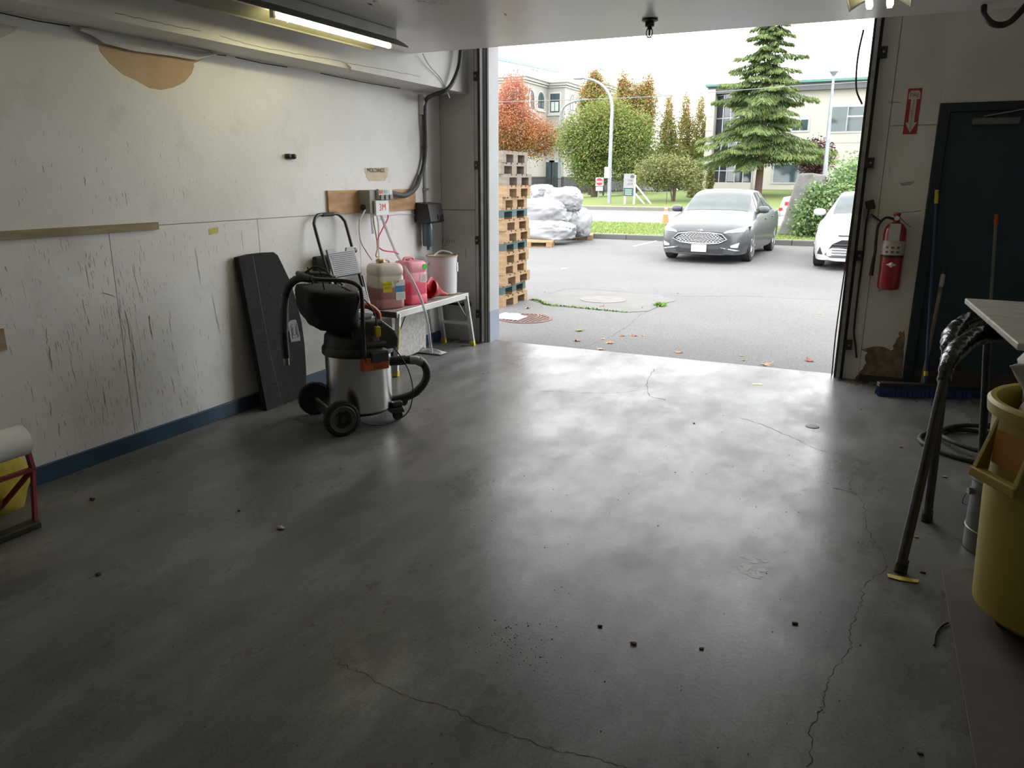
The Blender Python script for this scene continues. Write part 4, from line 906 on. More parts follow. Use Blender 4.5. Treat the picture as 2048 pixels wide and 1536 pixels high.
# paint pail
q = V((.665, 3.86, 0))
t = thing('metal_pail', 'grey metal pail with lid standing behind the yellow bin', 'pail', q)
M_PAIL = mat('grey_pail', (.20, .20, .205), .4, .5, c2=(.13, .13, .135), scale=7)
MB().lathe([(.135, 0), (.14, .005), (.142, .10), (.146, .105), (.142, .11), (.142, .33), (.147, .335), (.147, .345)], n=32).build('body', M_PAIL, t, smooth=35)
MB().lathe([(.15, .335), (.155, .345), (.15, .36), (.13, .362), (.125, .352), (.10, .352), (.095, .357), (.0, .357)], n=32).build('lid', M_PAIL, t, smooth=30)
MB().cyl((-.142, -.03, .28), (-.158, -.035, .28), .016, n=12).build('bail_ear', M_STEEL, t)
MB().tube(spline([(-.155, -.03, .28), (-.165, .02, .22), (-.15, .08, .17), (-.10, .14, .16)], 5), .003, 6).build('bail_handle', M_STEEL, t)
# hose coil
for k, (cx_, cy_, rx, ry_, z, lab) in enumerate(((.80, 5.42, .40, .34, .016, 'black hose loop lying lowest on the floor behind the trestle legs'), (.86, 5.50, .34, .30, .046, 'black hose loop lying on top of the other loop behind the trestles'))):
    P = [(cx_ + rx * math.cos(a * PI / 12), cy_ + ry_ * math.sin(a * PI / 12), z + .004 * math.sin(a)) for a in range(24)]
    MB().tube(P, .015, 8, closed=True).solo('floor_hose', M_RUB, lab, 'hose', 'hoses on the floor', smooth=60)
MB().tube(spline([pz(1890, 868, .008), pz(1915, 856, .008), pz(1950, 850, .008), pz(1990, 848, .008)], 5), .007, 6).solo('floor_cable', M_RUB, 'thin dark cable curving over the floor behind the trestles', 'cable', smooth=60)
MB().tube(spline([pz(1868, 1290, .006), pz(1872, 1268, .006), pz(1884, 1252, .006), pz(1896, 1246, .006)], 5), .004, 6).solo('floor_wire', M_RUB, 'short dark wire poking out from the floor board edge', 'wire', smooth=60)
# green bottle at the edge
qb = pz(2086, 1400, .0125)
MB().lathe([(.0, 0), (.042, 0), (.048, .01), (.048, .28), (.034, .34), (.016, .37), (.016, .40), (.022, .405), (.022, .45), (.0, .45)], qb, n=20).solo('dark_bottle', mat('dark_green_bottle', (.012, .05, .05), .25), 'tall dark green bottle standing in front of the yellow bin at the edge', 'bottle', smooth=40)
# tape strip on the floor at the trestle foot
MB().prism([pz(1774, 1147, .004), pz(1790, 1151, .004), pz(1838, 1160, .004), pz(1836, 1166, .004), pz(1800, 1161, .004), pz(1776, 1154, .004)], (0, 0, .0015)).solo('tape_strip', M_YEL, 'strip of yellow tape on the floor under the nearest trestle foot', 'tape')
MB().prism([pz(1504, 767, .0005), pz(1524, 767, .0005), pz(1524, 770, .0005), pz(1504, 769, .0005)], (0, 0, .001)).solo('tape_strip', M_YEL, 'tiny strip of yellow tape on the floor near the threshold', 'tape')
# loose crumbs on the floor
def crumb(x, y, s, m, label, name='debris_piece', cat='debris'):
    r = random.Random(int(x * 7 + y)); c = pz(x, y); s *= .6
    mb = MB().blob((c.x, c.y, s * .3), (s, s * .7, s * .3), 7, 4, .8, lambda d: d * (1 + .4 * noise.noise(d * 2 + V((x, y, 0)))))
    lo = min(p.z for p in mb.v)
    for p in mb.v: p.z -= lo
    mb.solo(name, m, label, cat, 'small debris on the floor')
M_CHUNK = mat('pale_chunk', (.35, .33, .28), .9); M_DARKD = mat('dark_debris', (.05, .04, .03), .9); M_BRND = mat('brown_debris', (.16, .09, .04), .9)
crumb(562, 1058, .035, M_CHUNK, 'pale crumb of board lying alone on the dark floor left of centre')
crumb(197, 1150, .025, M_DARKD, 'dark lump on the floor at lower left')
for x, y, s, m, l in ((1267, 1288, .022, M_BRND, 'brown leaf scrap low in the middle of the floor'), (1200, 1253, .018, M_DARKD, 'dark crumb on the bright floor just above the brown leaf scrap'), (1403, 1298, .016, M_BRND, 'brown crumb to the right of the brown leaf scrap'),
                      (1388, 847, .014, M_BRND, 'brown leaf crumb on the bright floor near the door'), (1832, 1075, .02, M_CHUNK, 'curled pale shaving on the floor behind the trestle foot'), (1890, 955, .025, M_CHUNK, 'pale paper scrap on the floor between trestle and pail'),
                      (1802, 895, .016, mat('red_scrap', (.3, .04, .03), .8), 'tiny red scrap on the floor left of the trestle'), (1845, 1145, .02, M_BRND, 'brown crumb beside the nearest trestle foot'), (478, 1022, .018, M_DARKD, 'dark crumb on the floor above the pale crumb'),
                      (185, 1000, .03, M_DARKD, 'dark flake on the floor near the blue baseboard'), (1590, 1248, .02, M_DARKD, 'dark crumb on the right part of the bright floor'), (1840, 1508, .016, M_DARKD, 'dark crumb at the bottom right beside the floor board')):
    crumb(x, y, s, m, l)
mb = MB(); r = random.Random(12)
for k in range(420):
    x = r.uniform(60, 1900); y = r.uniform(760, 1530) if k % 3 else r.gauss(960, 60)
    if k < 60: x, y = r.gauss(870, 35), r.gauss(735, 14)
    elif k < 110: x, y = r.gauss(150, 60), r.gauss(962, 12)
    elif k < 180: x, y = r.gauss(1040, 40), r.gauss(1285, 35)
    if y < 705 or x < 40: continue
    c = pz(x, y)
    if c.x < XL + .03 or c.y > 6.9: continue
    s = r.uniform(.0012, .0042); a = r.random() * 6
    mb.add([(c.x + math.cos(a + j * 2.1) * s * r.uniform(.6, 1.6), c.y + math.sin(a + j * 2.1) * s, .0008) for j in range(3)] + [(c.x, c.y, .003)], [(0, 1, 3), (1, 2, 3), (2, 0, 3)])
mb.build('grit', M_DARKD, fl, kind='stuff')

# board and pipe under the bench
P = [px(783, 636, -3.93), px(852, 622, -3.93), px(852, 692, -3.93), px(790, 716, -3.93)]
P[2].z = P[3].z = .012
MB().prism(P, (-.018, 0, 0)).solo('wall_board', mat('speckled_board', (.56, .55, .52), .8, c2=(.40, .38, .35), scale=28, detail=6), 'pale speckled board leaning under the bench beside the yellow feet', 'board', bevel=.002)
t = thing('water_pipe', 'dark pipe with a valve low on the wall behind the bench end', 'pipe', (-3.9, YF, .1))
p0, p1, p2 = py(893, 640, YF - .05), py(936, 610, YF - .05), py(936, 590, YF - .05)
MB().tube(spline([V((XL + .01, YF - .05, p1.z)), V((-3.95, YF - .05, p1.z)), V((p1.x, YF - .05, p1.z)), V((p1.x + .01, YF - .02, p1.z))], 5), .014, 8).build('pipe', M_DARKM, t, world=True, smooth=60)
MB().blob(p1, (.03, .03, .045), 12, 8, .8).build('valve', M_BLACK, t, world=True, smooth=50)
MB().tube([p1 + V((-.04, -.04, .03)), p1 + V((.04, -.04, .03))], .007, 6).build('valve_handle', M_DARKM, t, world=True)
mk = MB()
for (a, b_) in (((884, 486), (888, 476)), ((889, 492), (892, 480)), ((893, 489), (896, 478)), ((899, 486), (900, 478)), ((903, 486), (904, 478)), ((908, 486), (909, 478)), ((931, 508), (932, 494)), ((932, 520), (931, 508))):
    q0, q1 = py(*a, YF), py(*b_, YF); mk.ribbon([V((q.x, YF - .0012, q.z)) for q in (q0, q0.lerp(q1, .5), q1)], [.004, .008, .003], (0, -1, 0))
mk.build('scuff_marks', M_SCUFF, wf, kind='stuff')

# ================================================================== ground outside
GZ = -.02
M_ASPH = mat('old_asphalt', (.122, .120, .116), .85, c2=(.104, .102, .10), scale=.5, detail=10, bump=.35, bscale=70)
t_, b_ = nodes_of(M_ASPH)
n1 = t_.nodes.new('ShaderNodeTexNoise'); n1.inputs['Scale'].default_value = 130; n1.inputs['Detail'].default_value = 3
mr = t_.nodes.new('ShaderNodeMapRange'); mr.inputs[1].default_value = .35; mr.inputs[2].default_value = .65; mr.inputs[3].default_value = .6; mr.inputs[4].default_value = 1.4
mx = t_.nodes.new('ShaderNodeMixRGB'); mx.blend_type = 'MULTIPLY'; mx.inputs[0].default_value = 1
tc = t_.nodes.new('ShaderNodeTexCoord'); t_.links.new(tc.outputs['Object'], n1.inputs['Vector'])
src = b_.inputs['Base Color'].links[0].from_socket
t_.links.new(src, mx.inputs[1]); t_.links.new(n1.outputs['Fac'], mr.inputs[0]); t_.links.new(mr.outputs[0], mx.inputs[2]); t_.links.new(mx.outputs[0], b_.inputs['Base Color'])
M_ROAD = mat('street_asphalt', (.145, .145, .148), .85, c2=(.13, .13, .133), scale=.8)
M_CONC = mat('pale_concrete', (.128, .125, .12), .85, c2=(.11, .107, .10), scale=3, detail=8, bump=.2, bscale=60)
M_GRASS = mat('grass', (.16, .21, .06), .9, c2=(.12, .17, .045), scale=5, detail=9, bump=.6, bscale=40)
M_LAWN = mat('lawn', (.095, .165, .028), .9, c2=(.13, .145, .04), scale=1.2, detail=9, bump=.5, bscale=20)
lot = struct('ground_lot', MB().box(-60, 40, 7.11, 21.55, -.3, GZ), M_ASPH)
struct('ground_street', MB().box(-120, 80, 27.6, 42.2, -.3, GZ + .0), M_ROAD)
vg = struct('grass_verge', MB().box(-60, 40, 21.67, 27.6, -.3, .12), M_GRASS)
ck = struct('kerb', MB().box(-60, -59, 21.5, 21.7, -.3, .11), M_CONC)
for k in range(14):
    x0 = -17 + k * 1.5
    MB().box(x0 + .006, x0 + 1.494, 21.5, 21.7, -.3, .12).build('kerb_stone', M_CONC, ck, bevel=.02)
struct('kerb_far', MB().box(-120, 80, 42.2, 42.5, -.3, .16), mat('tan_kerb', (.19, .175, .15), .9))
struct('pavement_far', MB().box(-120, 80, 42.5, 44.0, -.3, .15), mat('tan_verge', (.20, .18, .145), .9))
for yy in (31.0, 35.0):
    MB().box(-80, 40, yy, yy + .14, GZ, GZ + .006).build('lane_line', M_PAPER, bpy.data.objects['ground_street'])
# rising lawn
mb = MB(); nx_, ny_ = 30, 12
for j in range(ny_ + 1):
    for i in range(nx_ + 1):
        x = -70 + 100 * i / nx_; y = 44 + 60 * j / ny_; k = min(1, max(0, (x + 24) / 12))
        mb.v.append(V((x, y, .14 + k * .95 * (1 - math.exp(-(y - 44) / 10)) + .1 * noise.noise(V((x * .1, y * .1, 0))) * min(1, (y - 44) / 4))))
mb.f += [(j * (nx_ + 1) + i, j * (nx_ + 1) + i + 1, (j + 1) * (nx_ + 1) + i + 1, (j + 1) * (nx_ + 1) + i) for j in range(ny_) for i in range(nx_)]
struct('ground_lawn', mb, M_LAWN, smooth=60)
# concrete patch set in the asphalt, grass in its joint
pk = [(1066, 601), (1096, 609), (1100, 611), (1180, 617), (1254, 624), (1296, 622), (1330, 606), (1352, 601), (1320, 590), (1240, 584), (1135, 580), (1092, 590)]
MB().prism([pz(x, y, GZ + .006) for x, y in pk], (0, 0, -.02)).build('concrete_patch', M_CONC, lot)
M_WEED = mat('weed', (.15, .27, .04), .9, c2=(.1, .2, .03), scale=20)
mb = MB(); r = random.Random(2)
path = spline([pz(x, y, GZ) for x, y in ((1066, 600), (1080, 603), (1096, 610), (1140, 614), (1180, 618), (1254, 625))], 40)
for p in path:
    for k in range(2):
        a = r.random() * 6; o = p + V((r.uniform(-.02, .02), r.uniform(-.02, .02), 0)); h = r.uniform(.01, .035)
        mb.add([o, o + V((math.cos(a) * .02, math.sin(a) * .02, 0)), o + V((math.cos(a + 1) * .03, math.sin(a + 1) * .03, h))], [(0, 1, 2)])
for k in range(300):
    c = pz(r.gauss(1322, 5), r.gauss(611, 1.3), GZ); a = r.random() * 6; h = r.uniform(.015, .05)
    mb.add([c, c + V((math.cos(a) * .02, math.sin(a) * .02, 0)), c + V((math.cos(a + 1) * .05, math.sin(a + 1) * .05, h))], [(0, 1, 2)])
o = mb.build('joint_weeds', M_WEED, lot, kind='stuff')
mb = MB()
for pth, wd in (([(1160, 697), (1215, 676), (1255, 652), (1290, 625), (1352, 600)], .012), ([(1092, 588), (1150, 577), (1250, 584), (1350, 592), (1500, 592)], .02), ([(1500, 592), (1600, 597), (1680, 600)], .012)):
    P = spline([pz(x, y, GZ + .0009) for x, y in pth], 12)
    mb.ribbon([p + V((r.uniform(-.015, .015), r.uniform(-.015, .015), 0)) for p in P], [wd * r.uniform(.3, 1.2) for _ in P], (0, 0, 1))
mb.build('asphalt_cracks', mat('crack_dark', (.08, .075, .07), .9), lot)
P = [pz(x, y, GZ + .002) for x, y in ((1265, 492), (1313, 481), (1314, 482), (1268, 493))]
MB().add(P, [(0, 1, 2, 3)]).build('parking_line', M_PAPER, lot)
p = pz(1206, 599, GZ + .007)
MB().lathe([(.0, 0), (.33, 0), (.33, .004), (.0, .004)], p, n=28).build('manhole_cover', mat('pinkish_iron', (.15, .138, .135), .8), lot)
MB().prism([pz(1122, 537, GZ + .001), pz(1134, 535.5, GZ + .001), pz(1133, 537.5, GZ + .001), pz(1123, 538.5, GZ + .001)], (0, 0, .004)).solo('paper_scrap', M_PAPER, 'white paper scrap lying on the asphalt beside the pallet stack', 'paper')
# drain grate
c = pz(1050, 637, GZ)
t = thing('drain_grate', 'rusty round drain grate set in the asphalt by the door', 'drain grate', (c.x, c.y, GZ))
M_RUST = mat('rusty_iron', (.16, .09, .07), .8, c2=(.10, .055, .045), scale=12)
MB().lathe([(.30, 0), (.34, 0), (.34, .008), (.30, .008)], n=32, caps=False).build('ring', M_RUST, t)
MB().lathe([(.0, .001), (.3, .001)], n=28, caps=False).build('pit_shade_disc', M_INK, t)  # flat black disc painted in as the shade below the bars
for k in range(11):
    x = -.27 + k * .054; h = math.sqrt(.30 ** 2 - x * x)
    MB().box(x - .012, x + .012, -h, h, .001, .009).build('bar', M_RUST, t)
def crumple(c, s, seed, h, m, name, label, cat):
    r = random.Random(seed); n = 14; mb = MB()
    for j in range(n + 1):
        for i in range(n + 1):
            u, v = i / n - .5, j / n - .5
            mb.v.append(V((c.x + u * s[0], c.y + v * s[1], c.z + .012 + h * (.5 + .5 * noise.noise(V((u * 5 + seed, v * 5, 0)))) * (1 - (2 * u) ** 4) * (1 - (2 * v) ** 4))))
    mb.f += [(j * (n + 1) + i, j * (n + 1) + i + 1, (j + 1) * (n + 1) + i + 1, (j + 1) * (n + 1) + i) for j in range(n) for i in range(n)]
    return mb.solo(name, m, label, cat, smooth=50)
crumple(pz(1020, 636, GZ), (.34, .30), 4, .07, mat('white_film', (.7, .71, .73), .3), 'plastic_scrap', 'crumpled white plastic sheet lying on the drain grate', 'plastic')
crumple(pz(858, 706, 0), (.34, .12), 8, .05, mat('clear_film', (.5, .52, .53), .25), 'plastic_scrap', 'crumpled clear plastic strip on the floor under the bench', 'plastic')

# fallen leaves, each its own
M_LF = [mat('leaf_tan', (.42, .25, .15), .85, c2=(.33, .18, .10), scale=20), mat('leaf_rust', (.30, .10, .05), .85, c2=(.2, .06, .03), scale=20), mat('leaf_olive', (.25, .24, .04), .8, c2=(.16, .15, .03), scale=20)]
def leaf(x, y, s, k, label, seed):
    c = pz(x, y, GZ); s *= .62; r = random.Random(seed); a0 = r.random() * 6; mb = MB(); rim = []
    n = 15
    for i in range(n):
        rr = (1.0 if i % 3 == 0 else .55 if i % 3 == 1 else .62) * r.uniform(.85, 1.1)
        a = a0 + 2 * PI * i / n; d = V((math.cos(a) * rr, math.sin(a) * rr, 0))
        rim.append(V((d.x * s, d.y * s, s * (.12 + .5 * max(0, d.x * math.cos(a0) + d.y * math.sin(a0)) ** 2 + r.uniform(-.05, .2)))))
    mb.add([V((0, 0, s * .14))] + rim, [(0, 1 + i, 1 + (i + 1) % n) for i in range(n)])
    mb.tube([V((0, 0, s * .13)), V((math.cos(a0) * -s * .7, math.sin(a0) * -s * .7, s * .2)), V((math.cos(a0) * -s * 1.3, math.sin(a0) * -s * 1.3, s * .12))], s * .03, 4)
    lo = min(p.z for p in mb.v); mb.v = [p + V((c.x, c.y, GZ - lo + .001)) for p in mb.v]
    mb.solo('fallen_leaf', M_LF[k], label, 'leaf', 'fallen leaves on the asphalt', smooth=60)
for i, (x, y, s, k, l) in enumerate(((1158, 662, .10, 2, 'olive green maple leaf farthest left among the leaves by the threshold'), (1154, 682, .08, 0, 'tan leaf lying below the olive green leaf'), (1219, 686, .11, 0, 'large tan curled leaf in the cluster by the threshold'),
        (1206, 678, .06, 0, 'small tan leaf touching the large curled leaf'), (1200, 699, .08, 0, 'flat tan leaf right at the threshold edge'), (1244, 672, .06, 1, 'small reddish leaf right of the large curled leaf'), (1268, 672, .07, 1, 'dark rust leaf standing up among the cluster'),
        (1287, 672, .045, 0, 'small tan leaf right of the rust leaf'), (1357, 705, .08, 0, 'tan leaf alone in the middle of the threshold'), (1535, 730, .11, 0, 'broad orange tan leaf near the right end of the threshold'), (1487, 721, .04, 2, 'tiny yellow green leaf left of the broad orange leaf'),
        (1618, 722, .09, 1, 'red brown leaf nearest to the right door track'), (1483, 712, .04, 0, 'tiny tan leaf above the yellow green one'), (1640, 628, .05, 0, 'small pale leaf on the asphalt near the right track'), (1358, 587, .06, 0, 'pale tan leaf beyond the concrete patch'),
        (1054, 617, .08, 0, 'orange leaf beside the bottom pallet'), (1203, 614, .08, 1, 'brown leaf on the front edge of the concrete patch'), (1064, 600, .09, 1, 'rust leaf lying against the bottom pallet corner'), (1283, 616, .05, 0, 'small tan leaf on the concrete patch right side'), (1091, 584, .05, 0, 'small tan leaf beyond the pallet stack'),
        (1078, 634, .07, 0, 'tan leaf caught on the drain grate'))):
    leaf(x, y, s, k, l, i + 5)

# ================================================================== pallets
M_PW = [mat('pallet_fresh_pine', (.31, .205, .11), .8, c2=(.22, .14, .07), scale=5, stretch=(1, 6, 6)), mat('pallet_grey_wood', (.215, .18, .145), .85, c2=(.15, .122, .097), scale=5, stretch=(1, 6, 6)),
        mat('pallet_green_paint', (.045, .085, .085), .7, c2=(.03, .06, .06), scale=6)]
def pallet_proto(kind, label):
    t = thing('wooden_pallet', label, 'pallet'); m = M_PW[kind]; w2 = M_PW[0] if kind == 2 else m
    Lx, Ly = 1.2, .8                            # local: x deep, y along the visible side
    a = MB().box(-Lx / 2, Lx / 2, -.05, .05, 0, .022)
    proto = {}
    def part(name, x0, x1, y0, y1, z0, z1, mm):
        key = (name, round(x1 - x0, 3), round(y1 - y0, 3), mm.name); o = proto.get(key)
        if o is None:
            hx, hy, hz = (x1 - x0) / 2, (y1 - y0) / 2, (z1 - z0) / 2
            o = MB().box(-hx, hx, -hy, hy, -hz, hz).build(name, mm, t); proto[key] = o
        else:
            o = o.copy(); COL.objects.link(o)
        o.location = ((x0 + x1) / 2, (y0 + y1) / 2, (z0 + z1) / 2)
    for yy, ww in ((-.35, .1), (0, .145), (.35, .1)): part('bottom_board', -.6, .6, yy - ww / 2, yy + ww / 2, 0, .022, w2)
    for xx, wx in ((-.5275, .145), (0, .145), (.5275, .145)):
        for yy, ww in ((-.35, .1), (0, .145), (.35, .1)): part('block', xx - wx / 2, xx + wx / 2, yy - ww / 2, yy + ww / 2, .022, .1, m)
        part('stringer_board', xx - wx / 2, xx + wx / 2, -.4, .4, .1, .122, m)
    for yy, ww in ((-.3275, .145), (-.165, .1), (0, .145), (.165, .1), (.3275, .145)): part('top_board', -.6, .6, yy - ww / 2, yy + ww / 2, .122, .144, w2 if kind == 2 else m)
    return t
order = [0, 2, 0, 0, 0, 2, 0, 0, 2, 0, 0, 1, 1, 1]
names = ['bottom', 'second', 'third', 'fourth', 'fifth', 'sixth', 'seventh', 'eighth', 'ninth', 'tenth', 'eleventh', 'twelfth', 'thirteenth', 'topmost']
c0, c1 = pz(1014, 613, GZ), pz(1065, 595, GZ)
sx_ = (c0.x + c1.x) / 2 - .6 + .01; sy_ = 9.56
protos = {}
for i, k in enumerate(order):
    lab = f"{['fresh pine', 'weathered grey', 'dark green painted'][k]} pallet, {names[i]} in the tall stack outside the door" if i < 13 else 'weathered grey pallet on the very top of the tall stack outside the door'
    if i and i < 13: lab = f"{['fresh pine', 'weathered grey', 'dark green painted'][k]} pallet, {names[i]} from the ground in the tall stack outside"
    if k not in protos: t = protos[k] = pallet_proto(k, lab)
    else: t = clone(protos[k]); t['label'] = lab
    t['group'] = 'pallets in the tall stack'
    t.location = (sx_ + rnd.uniform(-.035, .035), sy_ + rnd.uniform(-.025, .025), GZ + i * .1445); t.rotation_euler.z = rnd.uniform(-.025, .025)
for q, lab in ((pz(1075, 497, GZ), 'grey pallet lying flat under the front of the white bags'), (pz(1160, 482, GZ), 'grey pallet lying flat under the right rear of the white bags')):
    t = clone(protos[0]); t.location = (q.x - .45, q.y + .55, GZ); t.rotation_euler.z = .3; t['label'] = lab; t['group'] = 'pallets under the white bags'

# white bulk bags
M_BULK = mat('white_woven_bag', (.265, .268, .275), .55, c2=(.225, .228, .235), scale=3, bump=.15, bscale=60)
def bulk(px0, px1, py0, py1, Y, label, seed, dy=.55):
    a, b_ = py(px0, py1, Y), py(px1, py0, Y); c = (a + b_) / 2; r = V(((b_.x - a.x) / 2, dy, (b_.z - a.z) / 2))
    def fn(d):
        s = V((seed * 3.7, seed * 1.3, 0)); k = 1 + .14 * noise.noise(d * 1.4 + s) - .09 * abs(noise.noise(d * 2.6 + s)) - .10 * abs(noise.noise(d * 6 + s)) - .05 * abs(noise.noise(d * 13 + s))
        return d * k * 1.06
    mb = MB().blob(c, r, 72, 48, .72, fn)
    for p in mb.v: p.z = max(p.z, GZ + .146)
    return mb.solo('bulk_bag', M_BULK, label, 'bag', 'white bulk bags on pallets', smooth=70)
bulk(1030, 1147, 440, 489, 19.2, 'lowest crumpled white bag resting on the front pallet', 1)
bulk(1030, 1142, 396, 456, 19.5, 'big smooth white bag on top of the lowest bag', 2, .65)
bulk(1136, 1179, 416, 476, 20.2, 'upright wrinkled white bag at the right end of the heap', 3, .6)
bulk(1092, 1162, 374, 424, 19.8, 'folded white bag lying at the top right of the heap', 4, .5)
bulk(1066, 1104, 369, 408, 20.1, 'pointed white bag at the top left of the heap', 5, .5)

# ================================================================== cars
M_CGLASS = mat('car_glass', (.06, .075, .075), .04, spec=.45)
M_CHROME = mat('chrome', (.75, .76, .77), .12, 1.0)
M_LAMP = mat('headlamp_glass', (.55, .58, .60), .1, c2=(.35, .37, .39), scale=8, coat=1)
M_TRIM = mat('car_black_trim', (.02, .02, .022), .4)
def cubic(xs, ys, x):
    i = max(0, min(len(xs) - 2, int(np.searchsorted(xs, x)) - 1)); h = xs[i + 1] - xs[i]; t = (x - xs[i]) / h
    def m(k):
        if k == 0: return (ys[1] - ys[0]) / (xs[1] - xs[0])
        if k == len(xs) - 1: return (ys[-1] - ys[-2]) / (xs[-1] - xs[-2])
        a, b = (ys[k] - ys[k - 1]) / (xs[k] - xs[k - 1]), (ys[k + 1] - ys[k]) / (xs[k + 1] - xs[k])
        return 0 if a * b <= 0 else 2 * a * b / (a + b)
    return (2 * t ** 3 - 3 * t ** 2 + 1) * ys[i] + (t ** 3 - 2 * t ** 2 + t) * h * m(i) + (-2 * t ** 3 + 3 * t ** 2) * ys[i + 1] + (t ** 3 - t ** 2) * h * m(i + 1)
#        y     w     zb   zbelt  wb    wr    ze    zt
SEDAN = [(0.00, .60, .185, .60, .56, .48, .635, .65), (.04, .70, .175, .63, .64, .52, .68, .70), (.14, .79, .17, .68, .72, .58, .745, .765), (.35, .86, .17, .75, .78, .62, .82, .845),
         (.70, .905, .18, .82, .82, .66, .885, .915), (1.10, .92, .18, .88, .84, .69, .94, .975), (1.35, .925, .18, .91, .845, .70, .985, 1.02), (1.70, .925, .18, .925, .85, .67, 1.19, 1.225),
         (2.10, .925, .18, .935, .85, .60, 1.385, 1.425), (2.50, .925, .18, .94, .85, .575, 1.43, 1.47), (3.0, .925, .18, .95, .85, .57, 1.415, 1.46), (3.5, .92, .18, .965, .84, .575, 1.33, 1.38),
         (4.1, .905, .19, .985, .80, .62, 1.09, 1.13), (4.45, .88, .20, .98, .77, .62, 1.02, 1.05), (4.75, .83, .24, .94, .72, .60, .97, 1.0), (4.87, .74, .30, .86, .66, .56, .88, .90)]
def make_car(name, label, loc, rz, paint, table, scl, front, plate=None):
    sw, sl, sh = scl
    T = [[r[0] * sl, r[1] * sw, r[2], r[3] * sh, r[4] * sw, r[5] * sw, r[6] * sh, r[7] * sh] for r in table]
    ysn = [r[0] for r in T]; cols = list(zip(*T)); L = ysn[-1]
    def sec(y):
        w, zb, zl, wb, wr, ze, zt = (cubic(ysn, cols[k], y) for k in range(1, 8))
        return [(w * .72, zb), (w * .95, zb + .02), (w * .985, zb + .12), (w, zb + (zl - zb) * .45), (w * .995, zb + (zl - zb) * .72), (w * .965, zl - .05), (wb, zl), (wb * .5 + wr * .5 + .015, (zl + ze) / 2), (wr, ze), (wr * .82, ze + (zt - ze) * .55), (wr * .42, ze + (zt - ze) * .92), (0, zt)]
    def S(y, v):
        q = sec(y); v = max(0, min(10.9999, v)); i = int(v); f = v - i
        return V((q[i][0] * (1 - f) + q[i + 1][0] * f, y, q[i][1] * (1 - f) + q[i + 1][1] * f))
    t = thing(name, label, 'car', loc, rz)
    ny_ = 64; Y = sorted(set([L * k / ny_ for k in range(ny_ + 1)] + ysn)); mb = MB(); m = 23
    for y in Y:
        q = sec(y); mb.v += [V((a, y, z)) for a, z in q] + [V((-a, y, z)) for a, z in q[-2::-1]]
    for i in range(len(Y) - 1):
        for j in range(m - 1): mb.f.append((i * m + j, i * m + j + 1, (i + 1) * m + j + 1, (i + 1) * m + j))
        mb.f.append((i * m + m - 1, i * m, (i + 1) * m, (i + 1) * m + m - 1))
    mb.f += [tuple(range(m - 1, -1, -1)), tuple(range((len(Y) - 1) * m, len(Y) * m))]
    body = mb.build('body', paint, t)
    wy = (.94 * sl, .94 * sl + 2.85 * sl); cut = MB()
    for y in wy: cut.cyl((-1.2, y, .33), (1.2, y, .33), .385, n=32)
    co = cut.build('cut', paint)
    md = body.modifiers.new('b', 'BOOLEAN'); md.object = co; md.operation = 'DIFFERENCE'; md.solver = 'EXACT'
    # keep a dark wheel tub: cut only the outer part
    for v_ in co.data.vertices: pass
    dg = bpy.context.evaluated_depsgraph_get(); me = bpy.data.meshes.new_from_object(body.evaluated_get(dg))
    body.modifiers.clear(); body.data = me; bpy.data.objects.remove(co)
    me.shade_smooth(); me.set_sharp_from_angle(angle=math.radians(38))
    def pane(nm, y0, y1, v0, v1, side=None, n1=10, n2=8, off=.006, mm=M_CGLASS, slant=(0, 0)):
        vs = []
        for i in range(n1 + 1):
            for j in range(n2 + 1):
                fv = j / n2; y = y0 + (y1 - y0) * i / n1 + slant[0] * fv * (1 - i / n1) + slant[1] * fv * (i / n1)
                if side is None:
                    vv = v0 + (22 - 2 * v0) * fv; p = S(y, vv) if vv <= 11 else S(y, 22 - vv); x = p.x if vv <= 11 else -p.x
                    e = V((x, p.y, p.z)); e += V((0, -.5, .85)) * off if y1 < L / 2 else V((0, .5, .85)) * off
                else:
                    p = S(y, v0 + (v1 - v0) * fv); e = V((side * (p.x + off), p.y, p.z + off * .4))
                vs.append(e)
        k = n2 + 1
        return MB().add(vs, [(i * k + j, i * k + j + 1, (i + 1) * k + j + 1, (i + 1) * k + j) for i in range(n1) for j in range(n2)]).build(nm, mm, t, smooth=60)
    pane('windshield', 1.40 * sl, 2.06 * sl, 8.25, 11)
    pane('rear_window', 3.55 * sl, 4.06 * sl, 8.25, 11)
    for s in (-1, 1):
        pane('side_window', 1.55 * sl, 2.58 * sl, 6.15, 7.85, s, slant=(.42, 0)); pane('side_window', 2.66 * sl, 3.85 * sl, 6.15, 7.85, s, slant=(0, -.42))
        # door seams and handles
        for yy in (1.5, 2.62, 3.6):
            MB().ribbon([S(yy * sl, v) * 1 if s > 0 else V((-S(yy * sl, v).x, S(yy * sl, v).y, S(yy * sl, v).z)) for v in (1.5, 2.5, 3.5, 4.5, 5.8)], .008, (s, 0, 0)).tf(Matrix.Translation((s * .003, 0, 0))).build('door_seam', M_TRIM, t)
        for yy in (2.35, 3.3):
            p = S(yy * sl, 4.6); MB().obox((s * (p.x + .012), p.y, p.z), (.012, 0, 0), (0, .09, 0), (0, 0, .014)).build('door_handle', paint, t, bevel=.006)
        p = S(1.75 * sl, 6.3)
        mr_ = MB().blob((s * (p.x + .12), p.y - .06, p.z + .07), (.12, .075, .075), 16, 10, .75).build('mirror', paint, t, smooth=50)
        MB().obox((s * (p.x + .12), p.y + .012, p.z + .07), (.095, 0, 0), (0, .004, 0), (0, 0, .055)).build('mirror_glass', M_CGLASS, mr_)
        MB().bar((s * (p.x - .02), p.y - .04, p.z - .01), (s * (p.x + .06), p.y - .05, p.z + .03), .05, .03).build('mirror_arm', M_TRIM, mr_)
